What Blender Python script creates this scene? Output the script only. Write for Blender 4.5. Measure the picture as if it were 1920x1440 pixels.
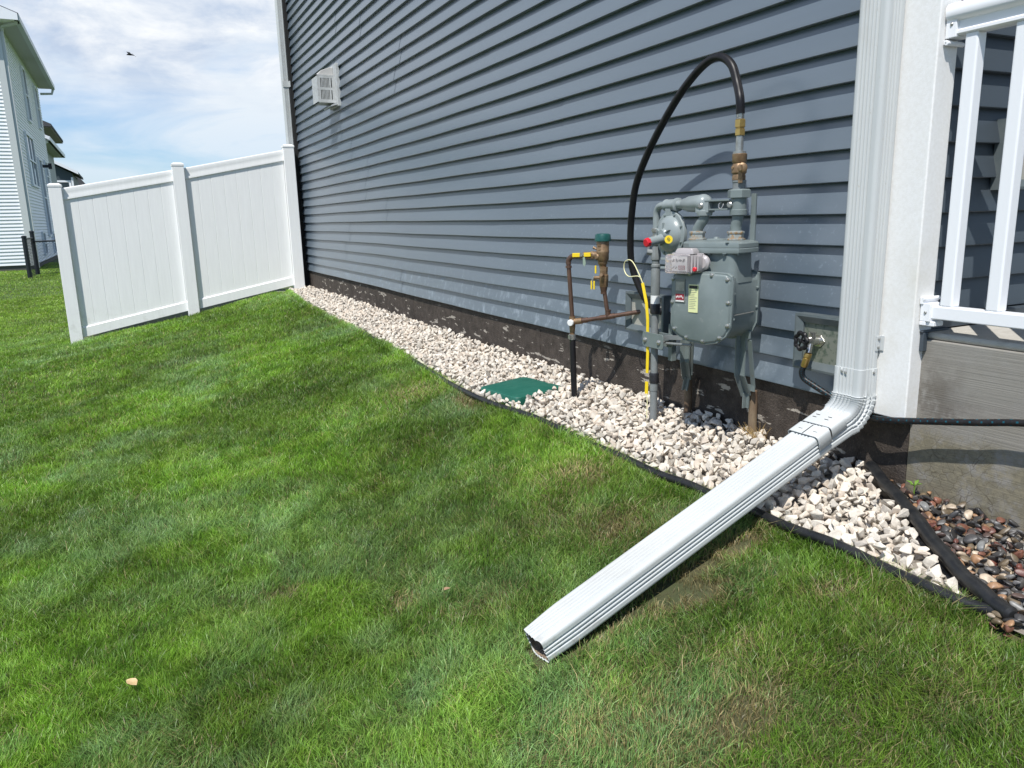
import bpy, bmesh, math, random
import numpy as np
from mathutils import Vector, Matrix
random.seed(7); RNG = np.random.default_rng(11)
for o in list(bpy.data.objects): bpy.data.objects.remove(o)
scene = bpy.context.scene
COL = scene.collection
R_ = math.radians

# ------------------------------------------------------------------ camera, world, sun
YAW, PITCH, ROLL, FPX = 0.455033, 0.216208, -0.024754, 1436.3
CAM = Vector((-2.09623, 0.0, 0.633294))
fw = Vector((math.sin(YAW)*math.cos(PITCH), math.cos(YAW)*math.cos(PITCH), -math.sin(PITCH)))
rt = Vector((math.cos(YAW), -math.sin(YAW), 0)); up = rt.cross(fw)
r2 = rt*math.cos(ROLL)+up*math.sin(ROLL); u2 = -rt*math.sin(ROLL)+up*math.cos(ROLL)
cd = bpy.data.cameras.new('camera'); cam = bpy.data.objects.new('camera', cd); COL.objects.link(cam)
cd.sensor_width = 36; cd.lens = 36*FPX/1920; cd.clip_start = 0.05; cd.clip_end = 2000
M = Matrix((( r2.x, u2.x, -fw.x, CAM.x), (r2.y, u2.y, -fw.y, CAM.y), (r2.z, u2.z, -fw.z, CAM.z), (0,0,0,1)))
cam.matrix_world = M; scene.camera = cam

SUN = Vector((0.404, 0.333, -0.853)).normalized()          # direction the light travels
ld = bpy.data.lights.new('sun', 'SUN'); ld.energy = 5.0; ld.angle = R_(0.55); ld.color = (1.0, 0.965, 0.91)
sun = bpy.data.objects.new('sun', ld); COL.objects.link(sun); sun.location = (-5, -5, 12)
sun.rotation_euler = SUN.to_track_quat('-Z', 'Y').to_euler()
w = bpy.data.worlds.new('World'); scene.world = w; w.use_nodes = True
nt = w.node_tree; nt.nodes.clear(); N = nt.nodes; L = nt.links
out = N.new('ShaderNodeOutputWorld'); bg = N.new('ShaderNodeBackground'); bg.inputs[1].default_value = 0.12
sky = N.new('ShaderNodeTexSky'); sky.sky_type = 'NISHITA'; sky.sun_disc = False
sky.sun_elevation = math.asin(-SUN.z); sky.sun_rotation = math.atan2(-SUN.x, -SUN.y)
sky.air_density = 1.0; sky.dust_density = 0.6; sky.ozone_density = 1.5
tc = N.new('ShaderNodeTexCoord'); 
def mapping(scale, loc=(0,0,0)):
    m = N.new('ShaderNodeMapping'); m.inputs['Scale'].default_value = scale; m.inputs['Location'].default_value = loc
    L.new(tc.outputs['Generated'], m.inputs[0]); return m
def noise(scale, detail, rough, m, dist=0.0):
    n = N.new('ShaderNodeTexNoise'); n.inputs['Scale'].default_value = scale; n.inputs['Detail'].default_value = detail
    n.inputs['Roughness'].default_value = rough; n.inputs['Distortion'].default_value = dist; L.new(m.outputs[0], n.inputs['Vector']); return n
def ramp(src, pts):
    r = N.new('ShaderNodeValToRGB'); e = r.color_ramp.elements
    e[0].position, e[0].color = pts[0]; e[1].position, e[1].color = pts[-1]
    for p, c in pts[1:-1]:
        x = e.new(p); x.color = c
    L.new(src, r.inputs[0]); return r
def g4(v): return (v, v, v, 1)
sep = N.new('ShaderNodeSeparateXYZ'); L.new(tc.outputs['Generated'], sep.inputs[0])
# soft veil of high cloud: streaky, thinner near the horizon
n1 = noise(1.6, 6, 0.55, mapping((1.6, 1.6, 11.0), (0.3, 0.1, 0.42)), 0.6)
veil = ramp(n1.outputs['Fac'], [(0.30, g4(0.25)), (0.54, g4(1.0))])
hz = ramp(sep.outputs['Z'], [(0.0, g4(0.35)), (0.06, g4(0.72)), (0.13, g4(1.0)), (0.42, g4(0.75)), (0.62, g4(0.12))])
mv = N.new('ShaderNodeMath'); mv.operation = 'MULTIPLY'; L.new(veil.outputs[0], mv.inputs[0])
hy = ramp(sep.outputs['Y'], [(0.0, g4(0.30)), (0.55, g4(1.0))])      # unseen sky elsewhere kept clearer than the far cloud bank, for less fill light
my = N.new('ShaderNodeMath'); my.operation = 'MULTIPLY'; L.new(hz.outputs[0], my.inputs[0]); L.new(hy.outputs[0], my.inputs[1]); L.new(my.outputs[0], mv.inputs[1])
# cumulus edge higher up
n2 = noise(4.5, 9, 0.58, mapping((1.0, 1.0, 1.9), (0.7, 0.0, 0.15)), 0.35)
cum = ramp(n2.outputs['Fac'], [(0.41, g4(0.0)), (0.49, g4(1.0))])
hc = ramp(sep.outputs['Z'], [(0.115, g4(0.0)), (0.185, g4(1.0)), (0.5, g4(0.5)), (0.62, g4(0.1))])
mc = N.new('ShaderNodeMath'); mc.operation = 'MULTIPLY'; L.new(cum.outputs[0], mc.inputs[0])
mz = N.new('ShaderNodeMath'); mz.operation = 'MULTIPLY'; L.new(hc.outputs[0], mz.inputs[0]); L.new(hy.outputs[0], mz.inputs[1]); L.new(mz.outputs[0], mc.inputs[1])
n3 = noise(7.0, 6, 0.6, mapping((1.0, 1.0, 2.6), (0.72, 0.02, 0.05)), 0.3)
cs = ramp(n3.outputs['Fac'], [(0.38, (4.2, 5.0, 6.3, 1)), (0.60, (7.6, 7.8, 8.0, 1))])
vc = N.new('ShaderNodeRGB'); vc.outputs[0].default_value = (6.3, 6.9, 7.5, 1)
mx1 = N.new('ShaderNodeMix'); mx1.data_type = 'RGBA'; L.new(mv.outputs[0], mx1.inputs[0])
skym = N.new('ShaderNodeMix'); skym.data_type = 'RGBA'; skym.blend_type = 'MULTIPLY'; skym.inputs[0].default_value = 1.0
L.new(sky.outputs[0], skym.inputs[6]); skym.inputs[7].default_value = (0.60, 0.84, 1.10, 1)
L.new(skym.outputs[2], mx1.inputs[6]); L.new(vc.outputs[0], mx1.inputs[7])
mx2 = N.new('ShaderNodeMix'); mx2.data_type = 'RGBA'; L.new(mc.outputs[0], mx2.inputs[0])
L.new(mx1.outputs[2], mx2.inputs[6]); L.new(cs.outputs[0], mx2.inputs[7])
L.new(mx2.outputs[2], bg.inputs[0]); L.new(bg.outputs[0], out.inputs[0])
scene.view_settings.view_transform = 'Standard'; scene.view_settings.look = 'None'
scene.view_settings.gamma = 1; scene.view_settings.exposure = 0.12
scene.cycles.max_bounces = 6; scene.cycles.transparent_max_bounces = 8
scene.cycles.use_adaptive_sampling = True; scene.cycles.use_denoising = True

# ------------------------------------------------------------------ helpers
class MB:
    def __init__(s): s.v = []; s.f = []; s.m = []
    def add(s, vs, fs, mi=0):
        b = len(s.v); s.v += [tuple(p) for p in vs]
        for i, f in enumerate(fs):
            s.f.append(tuple(b+k for k in f)); s.m.append(mi if not isinstance(mi, list) else mi[i])
        return s
    def box(s, a, b, mi=0):
        x0, y0, z0 = [min(p, q) for p, q in zip(a, b)]; x1, y1, z1 = [max(p, q) for p, q in zip(a, b)]
        return s.add([(x0,y0,z0),(x1,y0,z0),(x1,y1,z0),(x0,y1,z0),(x0,y0,z1),(x1,y0,z1),(x1,y1,z1),(x0,y1,z1)],
            [(0,3,2,1),(4,5,6,7),(0,1,5,4),(1,2,6,5),(2,3,7,6),(3,0,4,7)], mi)
    def obox(s, c, ax, h, mi=0):
        c = Vector(c); ax = [Vector(a).normalized() for a in ax]; vs = []
        for k in range(8):
            sg = (1 if k & 1 else -1, 1 if k & 2 else -1, 1 if k & 4 else -1)
            vs.append(c+sum((ax[i]*h[i]*sg[i] for i in range(3)), Vector((0,0,0))))
        fs = [(0,2,3,1),(4,5,7,6),(0,1,5,4),(1,3,7,5),(3,2,6,7),(2,0,4,6)]
        if ax[0].cross(ax[1]).dot(ax[2]) < 0: fs = [f[::-1] for f in fs]
        return s.add(vs, fs, mi)
    def rings(s, rs, close=True, caps=(True, True), mi=0):
        n = len(rs[0]); vs = [p for r in rs for p in r]; fs = []
        for i in range(len(rs)-1):
            for j in range(n if close else n-1):
                k = (j+1) % n; fs.append((i*n+j, i*n+k, (i+1)*n+k, (i+1)*n+j))
        if close and caps[0]: fs.append(tuple(range(n-1, -1, -1)))
        if close and caps[1]: fs.append(tuple(range((len(rs)-1)*n, len(rs)*n)))
        return s.add(vs, fs, mi)
    def tube(s, pts, r, n=16, caps=(True, True), mi=0):
        pts = [Vector(p) for p in pts]; rr = r if isinstance(r, (list, tuple)) else [r]*len(pts)
        t0 = (pts[1]-pts[0]).normalized(); a = t0.orthogonal().normalized(); rs = []
        for i, p in enumerate(pts):
            t = (pts[min(i+1, len(pts)-1)]-pts[max(i-1, 0)]).normalized()
            a = (a-t*a.dot(t)).normalized(); b = t.cross(a)
            rs.append([p+(a*math.cos(2*math.pi*j/n)+b*math.sin(2*math.pi*j/n))*rr[i] for j in range(n)])
        return s.rings(rs, True, caps, mi)
    def lathe(s, prof, o, axis, n=24, mi=0, ph=0.0):
        o = Vector(o); t = Vector(axis).normalized(); a = t.orthogonal().normalized(); b = t.cross(a)
        rs = [[o+t*h+(a*math.cos(ph+2*math.pi*j/n)+b*math.sin(ph+2*math.pi*j/n))*max(r, 1e-5) for j in range(n)] for r, h in prof]
        return s.rings(rs, True, (True, True), mi)
    def prism(s, poly, o, ux, uy, d, mi=0):
        o, ux, uy, d = Vector(o), Vector(ux), Vector(uy), Vector(d)
        lo = [o+ux*p[0]+uy*p[1] for p in poly]; hi = [p+d for p in lo]
        if ux.cross(uy).dot(d) < 0: lo, hi = hi, lo
        return s.rings([lo, hi], True, (True, True), mi)

def obj(name, mb, mats, parent=None, loc=None, bevel=0.0, seg=2, angle=35):
    if not isinstance(mats, (list, tuple)): mats = [mats]
    if parent is not None: base = Vector(parent['_w'])
    else: base = Vector(loc) if loc is not None else Vector((0,0,0))
    me = bpy.data.meshes.new(name)
    me.from_pydata([(p[0]-base.x, p[1]-base.y, p[2]-base.z) for p in mb.v], [], mb.f)
    for m in mats: me.materials.append(m)
    if len(mats) > 1: me.polygons.foreach_set('material_index', mb.m)
    me.polygons.foreach_set('use_smooth', [True]*len(me.polygons)); me.update()
    me.set_sharp_from_angle(angle=R_(angle))
    o = bpy.data.objects.new(name, me); COL.objects.link(o)
    if parent is not None: o.parent = parent
    else: o.location = base
    o['_w'] = tuple(base)
    if bevel:
        b = o.modifiers.new('bevel', 'BEVEL'); b.width = bevel; b.segments = seg; b.limit_method = 'ANGLE'; b.angle_limit = R_(40)
        b.harden_normals = True
    return o
def tag(o, label=None, cat=None, group=None, kind=None):
    if label: o['label'] = label
    if cat: o['category'] = cat
    if group: o['group'] = group
    if kind: o['kind'] = kind
    return o
def thing(name, loc, label, cat, group=None):
    o = bpy.data.objects.new(name, None); COL.objects.link(o); o.location = loc; o['_w'] = tuple(loc); o.empty_display_size = 0.1
    return tag(o, label, cat, group)
def spline(pts, k=8):
    pts = [Vector(p) for p in pts]; P = [pts[0]*2-pts[1]]+pts+[pts[-1]*2-pts[-2]]; o = []
    for i in range(1, len(P)-2):
        for j in range(k):
            t = j/k; a, b, c, d = P[i-1:i+3]
            o.append(0.5*((2*b)+(c-a)*t+(2*a-5*b+4*c-d)*t*t+(-a+3*b-3*c+d)*t**3))
    return o+[pts[-1]]
def lerp(a, b, t): return a+(b-a)*t

# lattice value noise in numpy
def vnoise(x, y, seed=0):
    r = np.random.default_rng(seed); T = r.random((256, 256))
    xi = np.floor(x).astype(int); yi = np.floor(y).astype(int); fx = x-xi; fy = y-yi
    fx = fx*fx*(3-2*fx); fy = fy*fy*(3-2*fy)
    g = lambda a, b: T[a % 256, b % 256]
    return (g(xi, yi)*(1-fx)+g(xi+1, yi)*fx)*(1-fy)+(g(xi, yi+1)*(1-fx)+g(xi+1, yi+1)*fx)*fy
def fbm(x, y, s, seed=0, o=3):
    v = 0; a = 0.5; t = 0
    for i in range(o):
        v = v+a*vnoise(x*s+17*i, y*s+9*i, seed+i); t += a; a *= 0.5; s *= 2.1
    return v/t

# ------------------------------------------------------------------ materials
def mat(name, col, rough=0.6, metal=0.0, col2=None, nscale=8.0, nstretch=(1,1,1), ndetail=4, nlo=0.35, nhi=0.65,
        bump=0.0, bscale=40.0, bstretch=(1,1,1), bdetail=3, coat=0.0, spec=0.5, rvar=0.0, bdist=0.004):
    m = bpy.data.materials.new(name); m.use_nodes = True; t = m.node_tree; p = t.nodes['Principled BSDF']
    p.inputs['Roughness'].default_value = rough; p.inputs['Metallic'].default_value = metal
    p.inputs['Specular IOR Level'].default_value = spec; p.inputs['Coat Weight'].default_value = coat
    p.inputs['Base Color'].default_value = (*col, 1)
    c = t.nodes.new('ShaderNodeNewGeometry')
    def nz(sc, st, det):
        mp = t.nodes.new('ShaderNodeMapping'); mp.inputs['Scale'].default_value = st; t.links.new(c.outputs['Position'], mp.inputs[0])
        n = t.nodes.new('ShaderNodeTexNoise'); n.inputs['Scale'].default_value = sc; n.inputs['Detail'].default_value = det
        n.inputs['Roughness'].default_value = 0.6; t.links.new(mp.outputs[0], n.inputs['Vector']); return n
    m['_'] = 0
    if col2 is not None:
        n = nz(nscale, nstretch, ndetail); r = t.nodes.new('ShaderNodeValToRGB')
        r.color_ramp.elements[0].position = nlo; r.color_ramp.elements[1].position = nhi
        r.color_ramp.elements[0].color = (*col, 1); r.color_ramp.elements[1].color = (*col2, 1)
        t.links.new(n.outputs['Fac'], r.inputs[0]); t.links.new(r.outputs[0], p.inputs['Base Color'])
        if rvar:
            mr = t.nodes.new('ShaderNodeMapRange'); mr.inputs[3].default_value = rough-rvar; mr.inputs[4].default_value = rough+rvar
            t.links.new(n.outputs['Fac'], mr.inputs[0]); t.links.new(mr.outputs[0], p.inputs['Roughness'])
    if bump:
        n = nz(bscale, bstretch, bdetail); b = t.nodes.new('ShaderNodeBump'); b.inputs['Strength'].default_value = bump
        b.inputs['Distance'].default_value = bdist; t.links.new(n.outputs['Fac'], b.inputs['Height']); t.links.new(b.outputs[0], p.inputs['Normal'])
    return m
def layer(m, col, scale, lo, hi, stretch=(1,1,1), detail=4, voronoi=False, zmin=None, rough=None, amount=1.0, invert=False, loc=(0,0,0), box=None, soft=0.03):
    """stain / dirt layer mixed over the material's base colour"""
    t = m.node_tree; p = t.nodes['Principled BSDF']; bc = p.inputs['Base Color']
    c = t.nodes.new('ShaderNodeNewGeometry'); mp = t.nodes.new('ShaderNodeMapping'); mp.inputs['Scale'].default_value = stretch; mp.inputs['Location'].default_value = loc
    t.links.new(c.outputs['Position'], mp.inputs[0])
    if voronoi:
        n = t.nodes.new('ShaderNodeTexVoronoi'); n.feature = 'DISTANCE_TO_EDGE'; n.inputs['Scale'].default_value = scale; f = n.outputs['Distance']
    else:
        n = t.nodes.new('ShaderNodeTexNoise'); n.inputs['Scale'].default_value = scale; n.inputs['Detail'].default_value = detail; n.inputs['Roughness'].default_value = 0.62; f = n.outputs['Fac']
    t.links.new(mp.outputs[0], n.inputs['Vector'])
    mr = t.nodes.new('ShaderNodeMapRange'); mr.interpolation_type = 'SMOOTHSTEP'
    mr.inputs[1].default_value = lo; mr.inputs[2].default_value = hi; mr.inputs[3].default_value = 0; mr.inputs[4].default_value = amount
    if invert: mr.inputs[3].default_value = amount; mr.inputs[4].default_value = 0
    t.links.new(f, mr.inputs[0]); fac = mr.outputs[0]
    if box:     # box = list of (axis index, lo, hi): fades the layer to one region
        sp = t.nodes.new('ShaderNodeSeparateXYZ'); t.links.new(c.outputs['Position'], sp.inputs[0])
        wn = t.nodes.new('ShaderNodeTexNoise'); wn.inputs['Scale'].default_value = 9; t.links.new(c.outputs['Position'], wn.inputs['Vector'])
        for ax, a, b in box:
            ad = t.nodes.new('ShaderNodeMath'); ad.operation = 'MULTIPLY_ADD'; ad.inputs[1].default_value = 4*soft; t.links.new(wn.outputs['Fac'], ad.inputs[0])
            sh = t.nodes.new('ShaderNodeMath'); sh.operation = 'ADD'; sh.inputs[1].default_value = -2*soft; t.links.new(sp.outputs[ax], sh.inputs[0]); t.links.new(sh.outputs[0], ad.inputs[2])
            for v0, v1, in ((a-soft, a+soft), (b+soft, b-soft)):
                q = t.nodes.new('ShaderNodeMapRange'); q.inputs[1].default_value = v0; q.inputs[2].default_value = v1; t.links.new(ad.outputs[0], q.inputs[0])
                k = t.nodes.new('ShaderNodeMath'); k.operation = 'MULTIPLY'; t.links.new(fac, k.inputs[0]); t.links.new(q.outputs[0], k.inputs[1]); fac = k.outputs[0]
    mix = t.nodes.new('ShaderNodeMix'); mix.data_type = 'RGBA'; t.links.new(fac, mix.inputs[0])
    if bc.links: t.links.new(bc.links[0].from_socket, mix.inputs[6])
    else: mix.inputs[6].default_value = bc.default_value
    mix.inputs[7].default_value = (*col, 1); t.links.new(mix.outputs[2], bc)
    if rough is not None:
        rm = t.nodes.new('ShaderNodeMix'); rm.data_type = 'FLOAT'; t.links.new(fac, rm.inputs[0]); ri = p.inputs['Roughness']
        if ri.links: t.links.new(ri.links[0].from_socket, rm.inputs[2])
        else: rm.inputs[2].default_value = ri.default_value
        rm.inputs[3].default_value = rough; t.links.new(rm.outputs[0], ri)
    return m

m_siding = mat('vinyl_siding_blue_grey', (0.104, 0.133, 0.163), 0.28, col2=(0.120, 0.151, 0.183), nscale=1.3, nstretch=(1, 0.35, 2.5),
               bump=0.25, bscale=70, bstretch=(1, 0.12, 1.6), bdist=0.0010, spec=1.0)
layer(m_siding, (0.30, 0.35, 0.40), 26, 0.50, 0.70, stretch=(1, 0.8, 0.6), detail=8, rough=0.7, amount=0.8, box=[(2, -0.1, 0.20), (1, 2.1, 9.8)], soft=0.09)
layer(m_siding, (0.26, 0.31, 0.36), 60, 0.57, 0.72, stretch=(1, 1, 1), detail=7, rough=0.7, amount=0.45, box=[(2, -0.1, 0.66), (1, 0.5, 4.6)], soft=0.08)
m_shaded_siding = mat('vinyl_siding_porch_shaded', (0.050, 0.064, 0.078), 0.5, bump=0.2, bscale=70, bstretch=(0.12, 1, 1.6), bdist=0.0015)  # same siding, porch shade put into a darker colour; flashing shares it
m_found = mat('tarred_foundation', (0.042, 0.034, 0.028), 0.85, col2=(0.082, 0.067, 0.056), nscale=22, nstretch=(1,1,1), ndetail=8,
              bump=0.9, bscale=140, bdist=0.006, bdetail=6, spec=0.3)
layer(m_found, (0.12, 0.095, 0.075), 130, 0.55, 0.72, detail=4, amount=0.85)
layer(m_found, (0.022, 0.018, 0.015), 3.0, 0.5, 0.7, detail=6, amount=0.6)
layer(m_found, (0.52, 0.47, 0.40), 3.6, 0.595, 0.625, stretch=(1, 1.6, 7), detail=5, amount=0.75, box=[(2, -0.22, -0.04), (1, 1.75, 9.6)], soft=0.02)
m_white = mat('white_vinyl', (0.72, 0.73, 0.73), 0.38, col2=(0.76, 0.77, 0.77), nscale=6, bump=0.08, bscale=60, bdist=0.001)
m_fence = mat('white_fence_vinyl', (0.83, 0.83, 0.815), 0.42, col2=(0.87, 0.87, 0.855), nscale=7, nstretch=(6, 1, 0.4), bump=0.06, bscale=50, bdist=0.001)
layer(m_fence, (0.50, 0.50, 0.44), 9, 0.5, 0.8, detail=5, amount=0.5, box=[(2, -0.9, -0.3)], soft=0.12)
m_trim = mat('cellular_trim_white', (0.74, 0.735, 0.715), 0.6, col2=(0.79, 0.79, 0.78), nscale=90, ndetail=3, bump=0.35, bscale=260, bdist=0.0016)
layer(m_trim, (0.58, 0.54, 0.44), 5, 0.40, 0.75, detail=6, amount=0.5, box=[(2, -0.1, 0.42)], soft=0.12)
m_alu = mat('painted_aluminium_white', (0.50, 0.52, 0.52), 0.42, col2=(0.535, 0.555, 0.55), nscale=5, nstretch=(1,1,0.3), bump=0.05, bscale=30, bdist=0.002, spec=0.35)
layer(m_alu, (0.42, 0.40, 0.35), 70, 0.66, 0.74, detail=3, amount=0.5)
layer(m_alu, (0.36, 0.33, 0.27), 3.5, 0.52, 0.75, detail=8, amount=0.30)
layer(m_alu, (0.16, 0.13, 0.08), 25, 0.45, 0.75, detail=6, amount=0.7, box=[(2, -0.60, -0.43)], soft=0.02)
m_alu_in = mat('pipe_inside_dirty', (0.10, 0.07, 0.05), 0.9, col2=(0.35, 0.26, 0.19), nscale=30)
m_vent = mat('weathered_vent_plastic', (0.52, 0.535, 0.53), 0.5, col2=(0.42, 0.43, 0.42), nscale=30)
m_vdark = mat('shaded_vent_interior', (0.07, 0.07, 0.07), 0.7)  # dark grey stands for the shade behind the cage slots
m_rail = mat('railing_vinyl', (0.80, 0.81, 0.83), 0.3)
m_conc = mat('board_formed_concrete', (0.225, 0.211, 0.185), 0.9, col2=(0.248, 0.233, 0.206), nscale=55, nstretch=(1, 0.05, 1.6), ndetail=8,
             bump=0.4, bscale=90, bstretch=(1, 0.03, 1.8), bdist=0.004, bdetail=7)
layer(m_conc, (0.26, 0.25, 0.23), 7, 0.45, 0.65, detail=7, amount=0.6)
layer(m_conc, (0.115, 0.098, 0.078), 22, 0.34, 0.58, detail=8, amount=0.75, box=[(2, -0.01, 0.155), (1, 1.375, 1.60)], soft=0.05, rough=0.75)
layer(m_conc, (0.165, 0.145, 0.095), 18, 0.36, 0.56, detail=6, amount=0.85, box=[(2, -0.4, -0.045)], soft=0.02)
layer(m_conc, (0.070, 0.055, 0.035), 38, 0.012, 0.035, voronoi=True, invert=True, amount=0.6, stretch=(1, 1.0, 1.0), box=[(2, -0.40, -0.06), (1, 1.2, 1.52)], soft=0.06)
layer(m_conc, (0.25, 0.22, 0.15), 60, 0.52, 0.60, detail=3, amount=0.5, box=[(2, -0.4, -0.05)], soft=0.04)
m_slab = mat('porch_slab', (0.40, 0.38, 0.34), 0.85, col2=(0.47, 0.45, 0.41), nscale=25, bump=0.4, bscale=120, bdist=0.003)
m_grey = mat('meter_grey_paint', (0.158, 0.190, 0.188), 0.38, col2=(0.182, 0.216, 0.213), nscale=14, bump=0.12, bscale=160, bdist=0.0015, spec=0.5)
layer(m_grey, (0.30, 0.31, 0.29), 45, 0.60, 0.78, detail=7, amount=0.5)
layer(m_grey, (0.20, 0.13, 0.07), 30, 0.68, 0.76, detail=6, amount=0.6)
layer(m_grey, (0.115, 0.14, 0.135), 5, 0.45, 0.75, detail=5, amount=0.5)
m_grey_l = mat('regulator_grey_paint', (0.235, 0.270, 0.270), 0.32, col2=(0.26, 0.295, 0.295), nscale=20, bump=0.1, bscale=120, bdist=0.0015)
m_pipe = mat('painted_steel_pipe', (0.165, 0.180, 0.180), 0.45, col2=(0.21, 0.225, 0.225), nscale=20, bump=0.15, bscale=90, bdist=0.0015)
m_galv = mat('zinc_plated', (0.46, 0.46, 0.44), 0.35, metal=0.75, col2=(0.36, 0.35, 0.32), nscale=60)
m_rust = mat('rust_tinged_nut', (0.34, 0.36, 0.34), 0.5, metal=0.2, col2=(0.36, 0.22, 0.10), nscale=70, nlo=0.5, nhi=0.62)
m_bronze = mat('cast_bronze', (0.33, 0.22, 0.125), 0.46, metal=0.55, col2=(0.20, 0.125, 0.07), nscale=40, bump=0.3, bscale=200, bdist=0.0015)
m_brass = mat('brass', (0.62, 0.42, 0.14), 0.3, metal=0.85, col2=(0.5, 0.33, 0.12), nscale=60)
m_copper = mat('weathered_copper', (0.105, 0.062, 0.045), 0.42, metal=0.5, col2=(0.17, 0.098, 0.068), nscale=30, nstretch=(1,1,0.3), spec=0.6)
m_black = mat('black_rubber', (0.010, 0.010, 0.012), 0.40, col2=(0.018, 0.017, 0.018), nscale=25, nstretch=(1,1,0.3), bump=0.15, bscale=90, bdist=0.001, spec=0.25)
m_tape = mat('black_tape', (0.022, 0.022, 0.026), 0.35, bump=0.5, bscale=90, bstretch=(0.2, 0.2, 3), bdist=0.003)
m_edge = mat('black_edging_plastic', (0.009, 0.010, 0.012), 0.40, col2=(0.024, 0.024, 0.024), nscale=22, bump=0.3, bscale=50, bdist=0.003, spec=0.35)
m_yellow = mat('yellow_plastic', (0.80, 0.58, 0.02), 0.4)
m_cream = mat('cream_wire', (0.74, 0.70, 0.40), 0.5)
m_red = mat('red_plastic', (0.62, 0.02, 0.035), 0.35)
m_teal = mat('dark_teal_cap', (0.008, 0.070, 0.062), 0.4, col2=(0.02, 0.10, 0.09), nscale=30)
m_green_lid = mat('green_valve_box_plastic', (0.003, 0.085, 0.056), 0.5, col2=(0.02, 0.125, 0.088), nscale=14, nstretch=(1, 5, 1), bump=0.5, bscale=220, bdist=0.002)
m_paper = mat('white_sticker', (0.75, 0.75, 0.73), 0.5)
m_ylabel = mat('pale_yellow_label', (0.68, 0.70, 0.36), 0.5)
m_ink = mat('black_ink', (0.02, 0.02, 0.02), 0.5)
m_redink = mat('dark_red_ink', (0.25, 0.02, 0.03), 0.5)
m_badge = mat('badge_plate', (0.22, 0.23, 0.21), 0.4, metal=0.3)
m_beige = mat('beige_plastic', (0.42, 0.40, 0.34), 0.55, col2=(0.33, 0.33, 0.29), nscale=20)
m_block = mat('mounting_block_grey', (0.095, 0.118, 0.125), 0.4, col2=(0.12, 0.14, 0.145), nscale=20)
m_plate = mat('grimy_plate', (0.20, 0.215, 0.18), 0.45, col2=(0.10, 0.13, 0.10), nscale=40, nlo=0.5, nhi=0.6, metal=0.2)
m_chrome = mat('chromed_brass', (0.62, 0.60, 0.56), 0.22, metal=0.9)
m_tealfleck = mat('teal_fleck', (0.010, 0.075, 0.105), 0.8, spec=0.15)
m_post = mat('rusty_pipe_stub', (0.23, 0.175, 0.11), 0.8, col2=(0.12, 0.075, 0.045), nscale=18, nstretch=(1,1,0.3), bump=0.3)
m_straw = mat('dry_straw', (0.42, 0.29, 0.12), 0.8)
m_dark = mat('dark_gap', (0.012, 0.012, 0.012), 0.9)
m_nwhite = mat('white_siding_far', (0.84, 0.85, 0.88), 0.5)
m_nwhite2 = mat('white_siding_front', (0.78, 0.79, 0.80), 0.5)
m_soffit = mat('soffit_taupe', (0.48, 0.47, 0.45), 0.6)
m_gutter = mat('gutter_grey_white', (0.55, 0.57, 0.56), 0.4)
m_shingle = mat('asphalt_shingle', (0.055, 0.056, 0.062), 0.9, col2=(0.10, 0.10, 0.105), nscale=12)
m_ngrey = mat('grey_siding_far', (0.30, 0.33, 0.33), 0.6)
m_ndark = mat('charcoal_siding_far', (0.055, 0.075, 0.085), 0.6)
m_glass = mat('window_glass', (0.03, 0.045, 0.055), 0.06, spec=0.9)
m_concn = mat('far_foundation', (0.10, 0.095, 0.085), 0.9)
m_iron = mat('black_powder_coat', (0.012, 0.014, 0.018), 0.4)
m_clear = mat('clear_polycarbonate', (0.80, 0.74, 0.74), 0.12)
pc = m_clear.node_tree.nodes['Principled BSDF']; pc.inputs['Transmission Weight'].default_value = 0.75; pc.inputs['IOR'].default_value = 1.25
m_frost = mat('frosted_polycarbonate', (0.40, 0.37, 0.37), 0.22)
m_bird = mat('bird_feathers', (0.02, 0.02, 0.025), 0.8)
m_leaf = mat('dry_leaf', (0.62, 0.46, 0.24), 0.7, col2=(0.5, 0.34, 0.16), nscale=60)
m_leafb = mat('brown_leaf', (0.36, 0.22, 0.13), 0.8)
m_weed = mat('weed_leaf', (0.13, 0.24, 0.03), 0.5)

# ------------------------------------------------------------------ ground
GX = np.array([-400, -60, -8, -4, -2.8, -2.1, -1.3, -0.62, -0.45, 0, 6.0, 400])
GZ = np.array([-1.2, -0.95, -0.80, -0.79, -0.72, -0.61, -0.475, -0.315, -0.275, -0.255, -0.255, -0.8])
def ground_z(x, y):
    x = np.asarray(x, float); y = np.asarray(y, float)
    z = np.interp(x, GX, GZ)
    for d in (0.12, 0.24): z = z*0.5+0.25*(np.interp(x-d, GX, GZ)+np.interp(x+d, GX, GZ))
    z = z+0.045*np.exp(-((y-10.2)/1.3)**2)*np.clip((-0.2-x)/0.3, 0, 1)*np.clip((x+3.0)/0.5, 0, 1)
    t = np.clip((y-12)/14, 0, 1); t = t*t*(3-2*t)
    z = z*(1-t)+t*(-0.60-0.0*x)
    lawn = np.clip((-0.5-x)/0.3, 0, 1)
    z = z-0.055*np.exp(-((x+1.45)/0.62)**2)*np.clip((5.5-y)/3, 0, 1)
    z = z+lawn*0.03*(fbm(x, y, 0.7, 3)-0.5)+lawn*0.022*(fbm(x, y, 3.0, 8)-0.5)
    return z
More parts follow.
